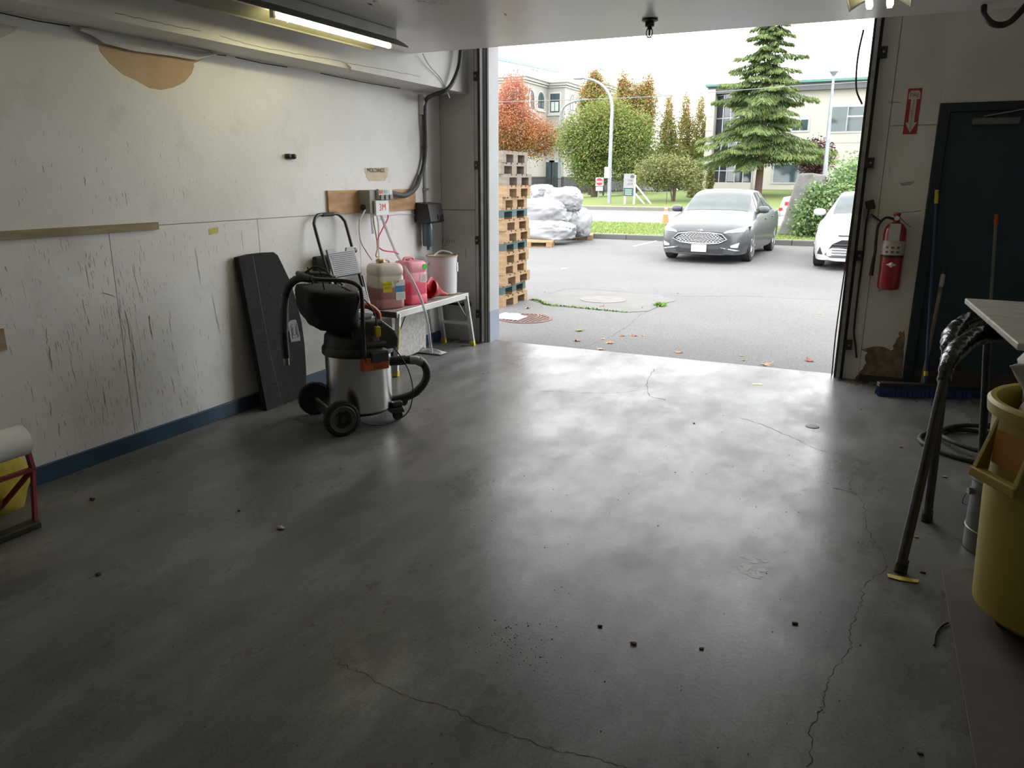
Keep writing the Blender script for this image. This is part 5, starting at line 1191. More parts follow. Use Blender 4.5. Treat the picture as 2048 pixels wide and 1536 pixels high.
        for yy in wy:
            xo = s * (.905 * sw)
            ty = MB().lathe([(.20, -.2), (.30, -.2), (.325, -.185), (.33, -.10), (.325, -.015), (.30, .0), (.235, .0), (.225, -.03), (.0, -.03)], (xo, yy, .33), (s, 0, 0), 36).build('tyre', M_RUB, t, smooth=35)
            MB().lathe([(.0, -.012), (.05, -.006), (.06, -.03), (.20, -.025), (.232, .002), (.24, -.004)], (xo, yy, .33), (s, 0, 0), 30).build('rim', mat('alloy_rim', (.5, .5, .51), .3, .9), ty, smooth=40)
            for k in range(5):
                a = 2 * PI * k / 5
                MB().obox((xo + s * .0, yy + math.cos(a) * .135, .33 + math.sin(a) * .135), (.012, 0, 0), (0, math.cos(a) * .095, math.sin(a) * .095), (0, -math.sin(a) * .02, math.cos(a) * .02)).build('spoke', mat('alloy_rim', (.5, .5, .51), .3, .9), ty)
            MB().box(min(xo - s * .32, xo - s * .02), max(xo - s * .32, xo - s * .02), yy - .38, yy + .38, .24, .74).build('wheel_tub', M_TRIM, t)
    front(t, S, sw, paint)
    # underbody keeps light out
    MB().box(-.7 * sw, .7 * sw, .25, L - .3, .17, .4).build('underbody', M_TRIM, t)
    return t
def yfront(S, x, z, L=1.2):
    # first y along the car where the body is at least |x| wide at height z
    y = 0.0
    while y < L:
        q = [S(y, v) for v in (1, 2, 3, 4, 5, 6, 7, 8, 9, 10, 10.99)]
        zt = max(p.z for p in q); wmax = 0
        for a, b in zip(q[:-1], q[1:]):
            if (a.z - z) * (b.z - z) <= 0 and abs(b.z - a.z) > 1e-6: wmax = max(wmax, a.x + (b.x - a.x) * (z - a.z) / (b.z - a.z))
        if wmax >= abs(x): return y
        y += .01
    return y
def decal(t, S, pts, nm, mm, off=.012, thick=.02, parent=None):
    P = [V((x, yfront(S, x, z) - off, z)) for x, z in pts]
    return MB().prism(P, (0, thick, 0)).build(nm, mm, parent or t)
def patch(t, S, pts, nm, mm, off=.008, n=8, parent=None):    # four-corner outline laid on the nose, following its curve
    (a, b, c, d) = pts; vs = []
    for j in range(n + 1):
        for i in range(n + 1):
            u, v = i / n, j / n
            x = (a[0] * (1 - u) + b[0] * u) * (1 - v) + (d[0] * (1 - u) + c[0] * u) * v; z = (a[1] * (1 - u) + b[1] * u) * (1 - v) + (d[1] * (1 - u) + c[1] * u) * v
            vs.append(V((x, yfront(S, x, z) - off, z)))
    k = n + 1
    return MB().add(vs, [(j * k + i, j * k + i + 1, (j + 1) * k + i + 1, (j + 1) * k + i) for j in range(n) for i in range(n)]).build(nm, mm, parent or t, smooth=60)
def front_grey(t, S, sw, paint):
    hexo = [(-.55, .50), (-.44, .60), (-.2, .625), (.2, .625), (.44, .60), (.55, .50), (.40, .425), (.2, .405), (-.2, .405), (-.40, .425)]
    g = decal(t, S, hexo, 'grille', M_TRIM, .012, .04)
    P = [V((x, yfront(S, x, z) - .02, z)) for x, z in hexo]
    MB().tube(P, .011, 8, closed=True).build('grille_frame', M_CHROME, g, smooth=60)
    for k in range(7):
        z = .43 + k * .028; wx = .50 - abs(z - .505) * 1.7
        xs = [-wx + 2 * wx * i / 24 for i in range(25)]
        MB().tube([V((x, yfront(S, x, z) - .02, z + .006 * (1 if i % 2 else -1))) for i, x in enumerate(xs)], .0045, 5).build('grille_bar', M_CHROME, g)
    p = MB().obox((0, -.035, .315), (.155, 0, 0), (0, .006, 0), (0, 0, .075)).build('number_plate', mat('plate_white', (.72, .74, .78), .4), t, bevel=.004)
    text('lettering', 'EA8 03T', .085, (0, -.0416, .308), (1, 0, 0), (0, 0, 1), mat('plate_blue', (.16, .2, .42), .5), p, world=False, sx=.86)
    em = MB().lathe([(.0, -.012), (.06, -.010), (.065, 0)], (0, yfront(S, 0, .66) - .005, .665), (0, 1, .0), 24, sx=1.0)
    em.v = [V((q.x, q.y, .665 + (q.z - .665) * .42)) for q in em.v]; em.build('oval_emblem', M_CHROME, t, smooth=50)
    decal(t, S, [(-.52, .345), (-.36, .30), (.36, .30), (.52, .345), (.46, .215), (-.46, .215)], 'lower_intake', M_TRIM, .006, .05)
    for s in (-1, 1):
        patch(t, S, [(s * .47, .622), (s * .83, .655), (s * .84, .745), (s * .50, .662)], 'headlight', M_LAMP, .012, 14)
        patch(t, S, [(s * .53, .64), (s * .70, .652), (s * .70, .685), (s * .54, .66)], 'headlight_lens', M_CHROME, .02)
        patch(t, S, [(s * .46, .32), (s * .78, .27), (s * .78, .285), (s * .42, .345)], 'chrome_strip', M_CHROME, .012, 6)
        patch(t, S, [(s * .63, .345), (s * .76, .335), (s * .78, .44), (s * .62, .38)], 'fog_lamp', M_LAMP, .012, 6)
    patch(t, S, [(-.78, .235), (.78, .235), (.76, .25), (-.76, .25)], 'chin_strip', M_TRIM, .01, 10)
def front_white(t, S, sw, paint):
    decal(t, S, [(-.50, .50), (-.34, .58), (.34, .58), (.50, .50), (.62, .30), (.52, .25), (-.52, .25), (-.62, .30)], 'lower_grille', M_TRIM, .010, .05)
    for k in range(5):
        z = .29 + k * .05; MB().tube([V((x, yfront(S, x, z) - .014, z)) for x in [-.5 + .1 * i for i in range(11)]], .007, 5).build('grille_bar', mat('dark_grille_bar', (.06, .06, .065), .4), t)
    decal(t, S, [(-.40, .64), (.40, .64), (.42, .67), (-.42, .67)], 'upper_grille', M_TRIM, .012, .03)
    for s in (-1, 1):
        patch(t, S, [(s * .44, .635), (s * .72, .665), (s * .78, .745), (s * .46, .675)], 'headlight', M_LAMP, .012)
        patch(t, S, [(s * .66, .30), (s * .77, .30), (s * .76, .33), (s * .72, .44)], 'fog_recess', M_TRIM, .012, 5)
M_GREYP = mat('dark_grey_car_paint', (.062, .066, .072), .4, .3, coat=.35, c2=(.058, .062, .068))
M_WHP = mat('white_car_paint', (.45, .457, .465), .3, coat=.4, c2=(.44, .447, .455))
make_car('parked_sedan', 'dark grey sedan parked facing the door with a number plate', (-3.27, 15.98, GZ), -.028, M_GREYP, SEDAN, (1, 1, 1), front_grey)
make_car('parked_sedan', 'white sedan parked behind the right door track beside the grey one', (-.24, 15.75, GZ), -.02, M_WHP, SEDAN, (.965, .95, .985), front_white)

# white pickup on the street behind the boulder
t = thing('pickup_truck', 'white pickup with a red stripe mostly hidden behind the leaning boulder', 'truck', (-.6, 28.9, GZ))
MB().prism([(-2.55, 0, .45), (-2.6, 0, .75), (-2.5, 0, 1.08), (-.9, 0, 1.10), (-.9, 0, .45)], (0, 1.8, 0)).build('cargo_bed', M_WHP, t, bevel=.03)
MB().prism([(-.88, 0, .45), (-.88, 0, 1.1), (-.6, 0, 1.72), (.7, 0, 1.74), (1.3, 0, 1.15), (2.6, 0, 1.02), (2.7, 0, .5)], (0, 1.8, 0)).build('cab', M_WHP, t, bevel=.04)
MB().prism([(-.55, -.01, 1.15), (-.42, -.01, 1.62), (.6, -.01, 1.62), (1.05, -.01, 1.15)], (0, .02, 0)).build('side_window', M_CGLASS, t)
MB().box(-2.75, -2.55, .05, 1.75, .42, .62).build('rear_bumper', M_CHROME, t, bevel=.02)
MB().prism([(-2.44, -.012, .92), (-2.0, -.012, .92), (-2.05, -.012, .80), (-2.25, -.012, .66), (-2.2, -.012, .48), (-2.35, -.012, .48), (-2.38, -.012, .68), (-2.3, -.012, .80), (-2.44, -.012, .80)], (0, .014, 0)).build('red_stripe', mat('red_stripe', (.55, .02, .02), .4), t)
MB().box(-2.62, -2.5, -.012, .1, .62, .72).build('tail_light', mat('red_tail_light', (.4, .01, .01), .3), t)
MB().box(-2.1, -1.2, .1, 1.7, 1.1, 1.3).build('bed_rail', M_STEEL, t, bevel=.02)
for xx in (-1.7, 1.7):
    for yy, s in ((.12, -1), (1.68, 1)):
        MB().lathe([(.0, -.02), (.22, -.02), (.25, .0), (.33, .0), (.36, -.02), (.36, -.2), (.3, -.22)], (xx, yy + s * .1, .36), (0, s, 0), 28).build('tyre', M_RUB, t, smooth=40)

# ================================================================== trees
def tint_mat(name, stops, rough=.75):
    m = mat(name, stops[0][1], rough)
    t, b = nodes_of(m); at = t.nodes.new('ShaderNodeAttribute'); at.attribute_name = 'tint'
    rp = t.nodes.new('ShaderNodeValToRGB'); e = rp.color_ramp.elements
    while len(e) < len(stops): e.new(.5)
    for k, (p, c) in enumerate(stops): e[k].position = p; e[k].color = (*c, 1)
    t.links.new(at.outputs['Fac'], rp.inputs[0]); t.links.new(rp.outputs[0], b.inputs['Base Color'])
    tr = t.nodes.new('ShaderNodeBsdfTranslucent'); t.links.new(rp.outputs[0], tr.inputs[0]); mx = t.nodes.new('ShaderNodeMixShader'); mx.inputs[0].default_value = .3
    out = [n for n in t.nodes if n.type == 'OUTPUT_MATERIAL'][0]
    t.links.new(b.outputs[0], mx.inputs[1]); t.links.new(tr.outputs[0], mx.inputs[2]); t.links.new(mx.outputs[0], out.inputs[0])
    return m
def leaf_mesh(C, A, B, tint, name, m, parent):
    n = len(C); vs = np.empty((n, 4, 3)); vs[:, 0] = C - A; vs[:, 1] = C + B; vs[:, 2] = C + A; vs[:, 3] = C - B
    me = bpy.data.meshes.new(name); me.vertices.add(4 * n); me.vertices.foreach_set('co', vs.reshape(-1))
    me.loops.add(4 * n); me.loops.foreach_set('vertex_index', np.arange(4 * n, dtype=np.int32)); me.polygons.add(n)
    me.polygons.foreach_set('loop_start', np.arange(0, 4 * n, 4, dtype=np.int32)); me.polygons.foreach_set('loop_total', np.full(n, 4, dtype=np.int32))
    a = me.attributes.new('tint', 'FLOAT', 'POINT'); a.data.foreach_set('value', np.repeat(np.clip(tint, 0, 1), 4).astype(np.float32))
    me.update(); me.validate(); me.materials.append(m)
    o = bpy.data.objects.new(name, me); COL.objects.link(o); o.parent = parent; o['kind'] = 'stuff'
    return o
M_BARK = mat('bark', (.10, .075, .055), .9, c2=(.06, .045, .033), scale=12, stretch=(1, 1, .3), bump=.5)
def crown(t, base, blobs, n, size, m, seed, grad=None, clump=.17):
    g = np.random.default_rng(seed); bl = np.array(blobs, float); wgt = bl[:, 3] * bl[:, 4] * bl[:, 5]; wgt = (wgt ** .8) / (wgt ** .8).sum()
    k = g.choice(len(bl), n, p=wgt); d = g.normal(size=(n, 3)); d /= np.linalg.norm(d, axis=1, keepdims=True)
    rr = g.uniform(.25, 1, (n, 1)) ** .55
    nc = 130 * len(bl); cd = g.normal(size=(nc, 3)); cd /= np.linalg.norm(cd, axis=1, keepdims=True)
    ci = g.integers(0, nc, n); d2 = cd[ci] + g.normal(size=(n, 3)) * clump; rad = (g.uniform(.35, 1.12, nc) ** .7)[ci][:, None]
    P = bl[k, :3] + d2 * rad * bl[k, 3:6] * 1.0
    A = g.normal(size=(n, 3)); A[:, 2] *= .6; A /= np.linalg.norm(A, axis=1, keepdims=True); B = np.cross(A, g.normal(size=(n, 3))); B /= np.linalg.norm(B, axis=1, keepdims=True)
    s = size * g.uniform(.6, 1.3, (n, 1)); tint = g.normal(.5, .16, n) + (g.uniform(-.14, .14, nc))[ci]
    if grad is not None:
        z0, z1, a, b = grad; tint = tint + a + (b - a) * np.clip((P[:, 2] - z0) / (z1 - z0), 0, 1)
    L = np.array(base)
    return leaf_mesh(P - L, A * s, B * s * .62, tint, 'foliage', m, t)
def dtree(name, label, bx_, by_, bz, th, tr, blobs, n, size, m, seed, grad=None, stems=1, cat='tree', group=None):
    t = thing(name, label, cat, (bx_, by_, bz), group=group)
    r = random.Random(seed)
    for k in range(stems):
        dx, dy = (r.uniform(-.3, .3) * (stems > 1), r.uniform(-.3, .3) * (stems > 1))
        MB().tube(spline([(dx * .3, dy * .3, -.1), (dx, dy, th * .4), (dx * 2.2 + r.uniform(-.1, .1), dy * 2.2, th * .75), (dx * 3.2, dy * 3.2, th)], 4), tr, 8, rs=[tr * (1.15 - .09 * i) for i in range(13)]).build('trunk' if stems == 1 else 'stem', M_BARK, t, smooth=60)
    for k in range(5):
        b0 = blobs[k % len(blobs)]; e = V((b0[0] - bx_, b0[1] - by_, b0[2] - bz)); s0 = V((0, 0, th * r.uniform(.55, .9)))
        MB().tube([s0, s0.lerp(e, .5) + V((0, 0, .2)), e], tr * .4, 6, rs=[tr * .45, tr * .3, tr * .12]).build('branch', M_BARK, t, smooth=60)
    crown(t, (bx_, by_, bz), blobs, n, size, m, seed, grad)
    return t
M_TRED = tint_mat('autumn_red_leaves', [(0, (.09, .085, .02)), (.25, (.19, .16, .04)), (.5, (.36, .15, .05)), (.75, (.36, .12, .075)), (1, (.42, .16, .11))])
M_TGRN = tint_mat('turning_green_leaves', [(0, (.05, .075, .018)), (.35, (.13, .18, .045)), (.6, (.20, .26, .06)), (.8, (.29, .22, .07)), (1, (.38, .17, .08))])
M_TOLV = tint_mat('olive_leaves', [(0, (.07, .085, .03)), (.4, (.16, .19, .06)), (.7, (.23, .23, .09)), (1, (.33, .22, .09))])
M_TPLM = tint_mat('plum_leaves', [(0, (.03, .012, .014)), (.5, (.09, .04, .04)), (1, (.16, .09, .07))])
M_TCON = tint_mat('conifer_needles', [(0, (.02, .05, .025)), (.4, (.06, .11, .04)), (.7, (.14, .19, .05)), (1, (.24, .28, .08))])
M_THDG = tint_mat('pale_green_leaves', [(0, (.04, .08, .03)), (.4, (.12, .20, .07)), (.75, (.22, .32, .12)), (1, (.36, .42, .22))])
def bl(x0, x1, y0, y1, Y, dy=None):
    a, b = py(x0, y1, Y), py(x1, y0, Y); return ((a.x + b.x) / 2, Y, (a.z + b.z) / 2, (b.x - a.x) / 2, dy or (b.x - a.x) / 2, (b.z - a.z) / 2)
# red maple on the left
q = py(1010, 390, 58)
dtree('red_maple', 'autumn red maple tree at the left behind the pallet stack', q.x, 58, .1, 4.5, .16, [bl(985, 1080, 200, 320, 58), bl(1000, 1055, 145, 230, 58), bl(1040, 1118, 240, 315, 58), bl(960, 1040, 190, 330, 58)], 30000, .072, M_TRED, 3, (1.5, 8, -.30, .28))
q = pz(1196, 405, .3)
dtree('green_maple', 'big round green maple tree behind the tall street lamp', py(1188, 400, 55).x, 55, .2, 3.6, .26, [bl(1122, 1230, 225, 335, 55), bl(1165, 1265, 195, 310, 55), bl(1215, 1312, 225, 335, 55), bl(1142, 1225, 300, 372, 55), bl(1222, 1305, 290, 370, 55)], 56000, .075, M_TGRN, 4, (1.2, 7.5, -.12, .06), group='street trees across the road')
q = py(1180, 380, 66)
dtree('autumn_tree', 'taller rusty tree crown rising behind the green maple on the left', q.x, 66, .4, 5, .18, [bl(1160, 1220, 150, 260, 66), bl(1175, 1205, 140, 190, 66)], 13000, .085, M_TGRN, 5, (3, 11, .12, .34), group='street trees across the road')
q = py(1270, 380, 64)
dtree('autumn_tree', 'tall rusty red tree crown just right of the tall lamp', q.x, 64, .5, 5, .18, [bl(1228, 1275, 160, 280, 64), bl(1262, 1312, 165, 280, 64), bl(1235, 1255, 145, 200, 64), bl(1290, 1308, 150, 200, 64)], 16000, .085, M_TGRN, 6, (3, 10, .08, .36), group='street trees across the road')
for k, (xx, tp, lab) in enumerate(((1338, 190, 'thin autumn tree with a pointed top left of the flat-roofed building'), (1372, 185, 'sparse autumn tree with a pointed top between two others'), (1402, 185, 'sparse autumn tree closest to the flat-roofed building corner'))):
    q = py(xx, 380, 66 + 3 * k)
    dtree('autumn_tree', lab, q.x, 66 + 3 * k, .6, 5, .14, [bl(xx - 40, xx + 36, 270, 378, 66 + 3 * k, 1.3), bl(xx - 19, xx + 17, tp + 35, 300, 66 + 3 * k, 1.3), bl(xx - 6, xx + 6, tp, tp + 60, 66 + 3 * k, 1.3)], 11000, .08, M_TGRN, 7 + k, (2, 9, -.02, .34), group='street trees across the road')
q = pz(1346, 410, .4)
dtree('multi_stem_shrub', 'broad olive shrub on thin pale stems behind the grey car', py(1348, 400, 47.2).x, 47.2, .38, 2.0, .05, [bl(1268, 1345, 318, 376, 47.2, 1.0), bl(1300, 1395, 312, 366, 47.2, 1.0), bl(1360, 1412, 335, 384, 47.2, .9)], 10000, .065, M_TOLV, 12, None, 4, 'shrub')
dtree('plum_tree', 'dark purple plum tree against the beige wall', py(1630, 345, 57).x, 57, .9, 1.6, .1, [bl(1595, 1672, 282, 352, 57)], 5000, .085, M_TPLM, 13)
# clipped shrubs
for x0, x1, y0, y1, Y, lab in ((1412, 1429, 338, 380, 58, 'narrow clipped column shrub against the beige pillar'), (1376, 1404, 368, 396, 50, 'low round clipped shrub on the lawn behind the grey car')):
    b = bl(x0, x1, y0, y1, Y); t = thing('clipped_shrub', lab, 'shrub', (b[0], Y, b[2] - b[5]))
    MB().cyl((0, 0, -.2), (0, 0, b[5]), .06, n=6).build('stem', M_BARK, t); crown(t, (b[0], Y, b[2] - b[5]), [b], 1600, .10, M_TOLV, 31)
# conifer
def conifer(x, y, z0, zt, zb, rmax, seed):
    t = thing('cedar_tree', 'tall layered green cedar in front of the flat-roofed building', 'tree', (x, y, z0)); r = random.Random(seed); g = np.random.default_rng(seed)
    H = zt - z0
    MB().tube([(0, 0, -.2), (.05, 0, H * .3), (-.05, 0, H * .7), (0, 0, H)], .22, 8, rs=[.24, .2, .11, .02]).build('trunk', mat('reddish_bark', (.11, .065, .05), .9, scale=12), t, smooth=60)
    C, A, B, T = [], [], [], []; bm = MB()
    n = 115
    for i in range(n):
        f = (i + r.random()) / n; z = zb - z0 + (H - (zb - z0)) * f ** .92; a = i * 2.399 + r.uniform(-.4, .4)
        ln = rmax * (1 - f) ** .72 * r.uniform(.5, 1.3) + .25
        d = V((math.cos(a), math.sin(a), 0)); rise = r.uniform(-.02, .3)
        pts = [V((0, 0, z)) + d * ln * s + V((0, 0, ln * (rise * s - .34 * s ** 2.2 + (.08 if s > .9 else 0)))) for s in (0, .25, .5, .75, 1)]
        bm.tube(pts, .03, 4, rs=[.04, .03, .025, .018, .008])
        m_ = int(90 + 150 * ln)
        side = V((-d.y, d.x, 0))
        for k in range(m_):
            s = r.uniform(.12, 1) ** .8; j = min(3, int(s * 4)); q = pts[j].lerp(pts[j + 1], s * 4 - j)
            wd = .46 * ln * (1 - s * .72) * r.uniform(-1, 1); q = q + side * wd + V((0, 0, -abs(wd) * .32 + r.uniform(-.08, .04)))
            dd = (d * .55 + side * math.copysign(.55, wd) + V((r.uniform(-.3, .3), r.uniform(-.3, .3), -.55 + r.uniform(-.35, .15)))).normalized()
            up = V((r.uniform(-.5, .5), r.uniform(-.5, .5), 1)); b = dd.cross(up).normalized()
            C.append(q); A.append(dd * .16 * r.uniform(.6, 1.4)); B.append(b * .030); T.append(.56 + r.gauss(0, .16) + .3 * (s - .5))
    bm.build('branches', M_BARK, t, kind='stuff')
    leaf_mesh(np.array(C), np.array(A), np.array(B), np.array(T), 'needles', M_TCON, t)
b0 = py(1516, 382, 52)
conifer(b0.x, 52, .7, 11.6, 2.7, 3.7, 5)
# hedge by the boulder
t = thing('leafy_bush', 'pale green leafy bush growing beside the leaning boulder', 'bush', (-1.1, 23.0, .12))
MB().tube([(-.2, 0, -.1), (-.1, 0, .6), (.3, 0, 1.4)], .03, 6).tube([(.2, 0, -.1), (.3, 0, .7), (.6, 0, 1.6)], .03, 6).build('stems', M_BARK, t)
crown(t, (-1.1, 23.0, .12), [bl(1578, 1650, 395, 478, 22.75, .35), bl(1625, 1720, 370, 478, 22.7, .4), bl(1650, 1760, 322, 430, 23.6, .8), bl(1608, 1655, 362, 420, 22.8, .25)], 9000, .05, M_THDG, 21, None, .2)
# boulder
P = [py(1552, 472, 23.2), py(1566, 440, 23.2), py(1590, 365, 23.2), py(1598, 347, 23.2), py(1622, 346, 23.2), py(1650, 350, 23.2), py(1652, 400, 23.2), py(1650, 472, 23.2)]
for p in P: p.z = max(p.z, .12)
mb = MB().prism(P, (0, .55, 0))
mb.solo('leaning_boulder', mat('grey_boulder', (.19, .18, .175), .9, c2=(.11, .105, .10), scale=3, detail=9, bump=.6, bscale=14), 'grey leaning standing stone on the grass verge', 'boulder', bevel=.05)
# verge grass blades
g = np.random.default_rng(4); n = 16000
P = np.stack([g.uniform(-10.5, 1.0, n), g.uniform(21.7, 27.5, n) ** 1.0, np.full(n, .12)], 1); up = np.stack([g.normal(0, .02, n), g.normal(0, .02, n), g.uniform(.02, .05, n)], 1); sd = np.stack([g.normal(0, .012, n), g.normal(0, .012, n), np.zeros(n)], 1)
leaf_mesh(P + up * .4, up, sd, g.normal(.55, .18, n), 'grass_blades', tint_mat('grass_blades', [(0, (.09, .14, .03)), (.5, (.20, .27, .07)), (1, (.30, .34, .11))]), vg)

# ================================================================== street furniture
M_POLE = mat('galvanised_pole', (.27, .285, .31), .5, .3, c2=(.22, .235, .26), scale=4)
def lamp(label, P, r0, r1, base, head, group='street lamps'):
    t = thing('street_lamp', label, 'street lamp', base, group=group)
    S = spline(P, 6); k = len(S)
    MB().tube(S, r0, 10, rs=[r0 + (r1 - r0) * i / k for i in range(k)]).build('pole', M_POLE, t, world=True, smooth=60)
    MB().lathe([(.0, 0), (r0 * 2.2, 0), (r0 * 2.2, .05), (r0 * 1.3, .12)], (0, 0, 0), n=12).build('base_plate', M_POLE, t)
    e = V(P[-1]); MB().blob(e + V(head) * .25, (.38, .16, .09), 14, 8, .8).build('lamp_head', M_POLE, t, world=True, smooth=50)
    return t
Yl = 45.4; A = lambda x, y: py(x, y, Yl); b0 = A(1218, 415)
la = lamp('tall curved street lamp standing in front of the green maple', [V((b0.x, Yl, .1)), A(1220, 330), A(1223, 250), A(1224, 212), A(1219, 190), A(1206, 172), A(1188, 161), A(1166, 156)], .12, .06, (b0.x, Yl, .1), (-1, 0, 0))
q0, q1 = A(1213, 334), A(1218, 356)
MB().box(q0.x - .05, q1.x + .05, Yl - .2, Yl - .14, q1.z, q0.z).build('small_plate', M_PAPER, la, world=True)
Yl = 61; b0 = A(1119, 384)
lamp('distant street lamp in front of the stepped building', [V((b0.x, Yl, .1)), A(1119, 320), A(1120, 260), A(1122, 228), A(1130, 212), A(1148, 203), A(1164, 200)], .13, .07, (b0.x, Yl, .1), (1, 0, 0))
Yl = 50; b0, b1 = A(1650, 352), A(1656, 150)
t = thing('street_lamp', 'straight tapered lamp post right of the cedar', 'street lamp', (b0.x, Yl, .8), group='street lamps')
MB().cyl((b0.x, Yl, .8), (b0.x - .1, Yl, b1.z), .15, .07, 12).build('pole', M_POLE, t, world=True, smooth=50)
MB().lathe([(.05, -.1), (.12, 0), (.24, .16), (.22, .24), (.08, .3)], (b0.x - .1, Yl, b1.z), n=16).build('lamp_head', M_POLE, t, world=True, smooth=40)
MB().tube(spline([py(700, 216, 48), py(995, 204, 48), py(1250, 196, 48), py(1430, 184, 48), py(1560, 174, 48), py(1730, 163, 48), py(2000, 142, 48)], 6), .02, 5).solo('overhead_cable', mat('cable_grey', (.22, .22, .23), .6), 'thin overhead power line crossing in front of the buildings', 'cable')
# for lease sign
Ys = 45.2; A = lambda x, y: py(x, y, Ys)
t = thing('lease_sign', 'white and green lease sign on braced white posts on the lawn', 'sign', (A(1258, 416).x, Ys, .1))
p0, p1 = A(1246.5, 392), A(1269, 347.5)
bd = MB().box(p0.x, p1.x, Ys - .03, Ys, p0.z, p1.z).build('board', mat('sign_board_white', (.26, .26, .26), .6), t, world=True)
p2 = A(1258, 376)
MB().box(p0.x + .01, p1.x - .01, Ys - .036, Ys - .03, p0.z + .01, p2.z).build('green_panel', mat('sign_green', (.022, .085, .06), .5), bd, world=True)
wd = p1.x - p0.x
M_SGT = mat('sign_grey_text', (.05, .06, .06), .6)
q = V((p0.x + wd * .66, Ys - .032, p2.z + .42)); text('lettering', 'FOR', .16, q, (1, 0, 0), (0, 0, 1), M_SGT, bd)
q = V((p0.x + wd * .66, Ys - .032, p2.z + .22)); text('lettering', 'LEASE', .16, q, (1, 0, 0), (0, 0, 1), M_SGT, bd, sx=.8)
for k in range(3): MB().box(p0.x + .12, p1.x - .12, Ys - .04, Ys - .036, p0.z + .09 + k * .12, p0.z + .13 + k * .12).build('print_line', M_PAPER, bd, world=True)
q = A(1265, 353); MB().blob((q.x, Ys - .03, q.z), (.13, .006, .1), 10, 6, .9).build('dark_emblem', mat('dark_emblem', (.06, .08, .08), .6), bd, world=True)
for x in (1248.5, 1267):
    q0, q1 = A(x, 417), A(x, 350); MB().box(q0.x - .05, q0.x + .05, Ys, Ys + .09, .0, q1.z).build('post', M_WHITE, t, world=True)
for (x0, y0, x1, y1) in ((1268, 366, 1303, 413), (1267, 384, 1286, 408)):
    MB().bar(A(x0, y0) + V((0, .08, 0)), A(x1, y1) + V((0, .3, 0)), .08, .08).build('brace', M_WHITE, t, world=True)
# no entry sign
Ys = 50.0; q = A(1199, 363.5); t = thing('no_entry_sign', 'round red no entry sign on a short post', 'road sign', (q.x, Ys, .1))
MB().cyl((q.x - .12, Ys + .05, .0), (q.x, Ys + .05, q.z + .3), .04, n=8).build('post', M_POLE, t, world=True)
MB().box(q.x - .27, q.x + .27, Ys - .01, Ys + .02, q.z - .27, q.z + .27).build('plate', M_PAPER, t, world=True)
MB().cyl((q.x, Ys - .012, q.z), (q.x, Ys - .025, q.z), .245, n=24).build('red_disc', mat('road_sign_red', (.55, .03, .04), .5), t, world=True)
MB().box(q.x - .19, q.x + .19, Ys - .03, Ys - .024, q.z - .05, q.z + .05).build('white_bar', M_PAPER, t, world=True)
MB().box(q.x - .24, q.x + .24, Ys - .01, Ys + .02, q.z - .58, q.z - .32).build('lower_plate', M_WHITE, t, world=True)
# traffic cone
q = pz(1338, 449, GZ)
t = thing('traffic_cone', 'orange traffic cone with white bands beside the grey car', 'traffic cone', (q.x, 29.0, GZ))
M_CONE = mat('cone_orange', (.80, .17, .05), .5)
MB().lathe([(.15, .03), (.025, .76), (.0, .76)], n=20).build('cone', M_CONE, t, smooth=40)
MB().box(-.2, .2, -.2, .2, 0, .035).build('base', M_CONE, t, bevel=.01)
for z0, z1 in ((.40, .52), (.60, .67)):
    f = lambda z: .152 - .125 * (z - .03) / .73 + .002
    MB().lathe([(f(z0), z0), (f(z1), z1)], n=20, caps=False).build('white_band', M_PAPER, t, smooth=40)
MB().cyl((0, 0, .7), (0, 0, 1.35), .012, n=6).build('whip', M_BLACK, t)
# iron fence in front of the stepped building
t = thing('iron_fence', 'low black iron fence behind the street trees', 'fence', (-17, 60, .5))
for z in (.25, 1.15): MB().box(-12, 3.6, -.02, .02, z, z + .05).build('rail', M_INK, t)
mb = MB()
for k in range(120): mb.box(-12 + k * .13, -11.975 + k * .13, -.015, .015, 0, 1.25)
mb.build('pickets', M_INK, t, kind='stuff')
for k in range(8): MB().box(-12 + k * 2.2, -11.9 + k * 2.2, -.05, .05, -.2, 1.4).build('post', M_INK, t)

# ================================================================== buildings
M_BEI = mat('beige_stucco', (.36, .345, .315), .85, c2=(.335, .32, .295), scale=.6)
M_BEID = mat('taupe_stucco', (.335, .32, .295), .85, c2=(.31, .295, .27), scale=.6)
M_CORN = mat('pale_cornice', (.42, .42, .41), .7); M_DBASE = mat('charcoal_base', (.055, .055, .06), .7)
M_WGL = mat('window_glass', (.05, .075, .08), .06, coat=.6, c2=(.03, .05, .055), scale=.8); M_WFR = mat('dark_window_frame', (.03, .04, .045), .5); M_BLIND = mat('pale_blind', (.45, .50, .48), .7)
bA = thing('stepped_building', 'taupe three storey building with stepped bays and a pale cornice', 'building', (-36, 82, 0))
xB, xD = -33.47, -31.45
e_ = py(1212, 160, 89); xE = e_.x; g_ = py(1283, 160, 100); xG = g_.x
ZT = 11.75
blocks = [(-52, xB, 74, 115, ZT), (xB, xD, 80, 115, ZT), (xD, xE, 89, 115, ZT + .6), (xE, xG, 100, 116, 13.4)]
for x0, x1, y0, y1, h in blocks:
    MB().box(x0, x1, y0, y1, .9, h - .4).build('wall', M_BEID, bA, world=True)
    MB().box(x0 - .05, x1 + .05, y0 - .05, y1, -.3, 1.9).build('dark_base', M_DBASE, bA, world=True)
    cn = MB().box(x0 - .1, x1 + .15, y0 - .15, y1, h - .75, h - .6).box(x0 - .2, x1 + .3, y0 - .3, y1, h - .55, h - .3).box(x0 - .35, x1 + .5, y0 - .5, y1, h - .3, h).build('cornice', M_CORN, bA, world=True)
    for zz in (4.3, 7.9): MB().box(x0, x1 + .03, y0 - .03, y1, zz, zz + .06).build('storey_line', M_BEI, bA, world=True)
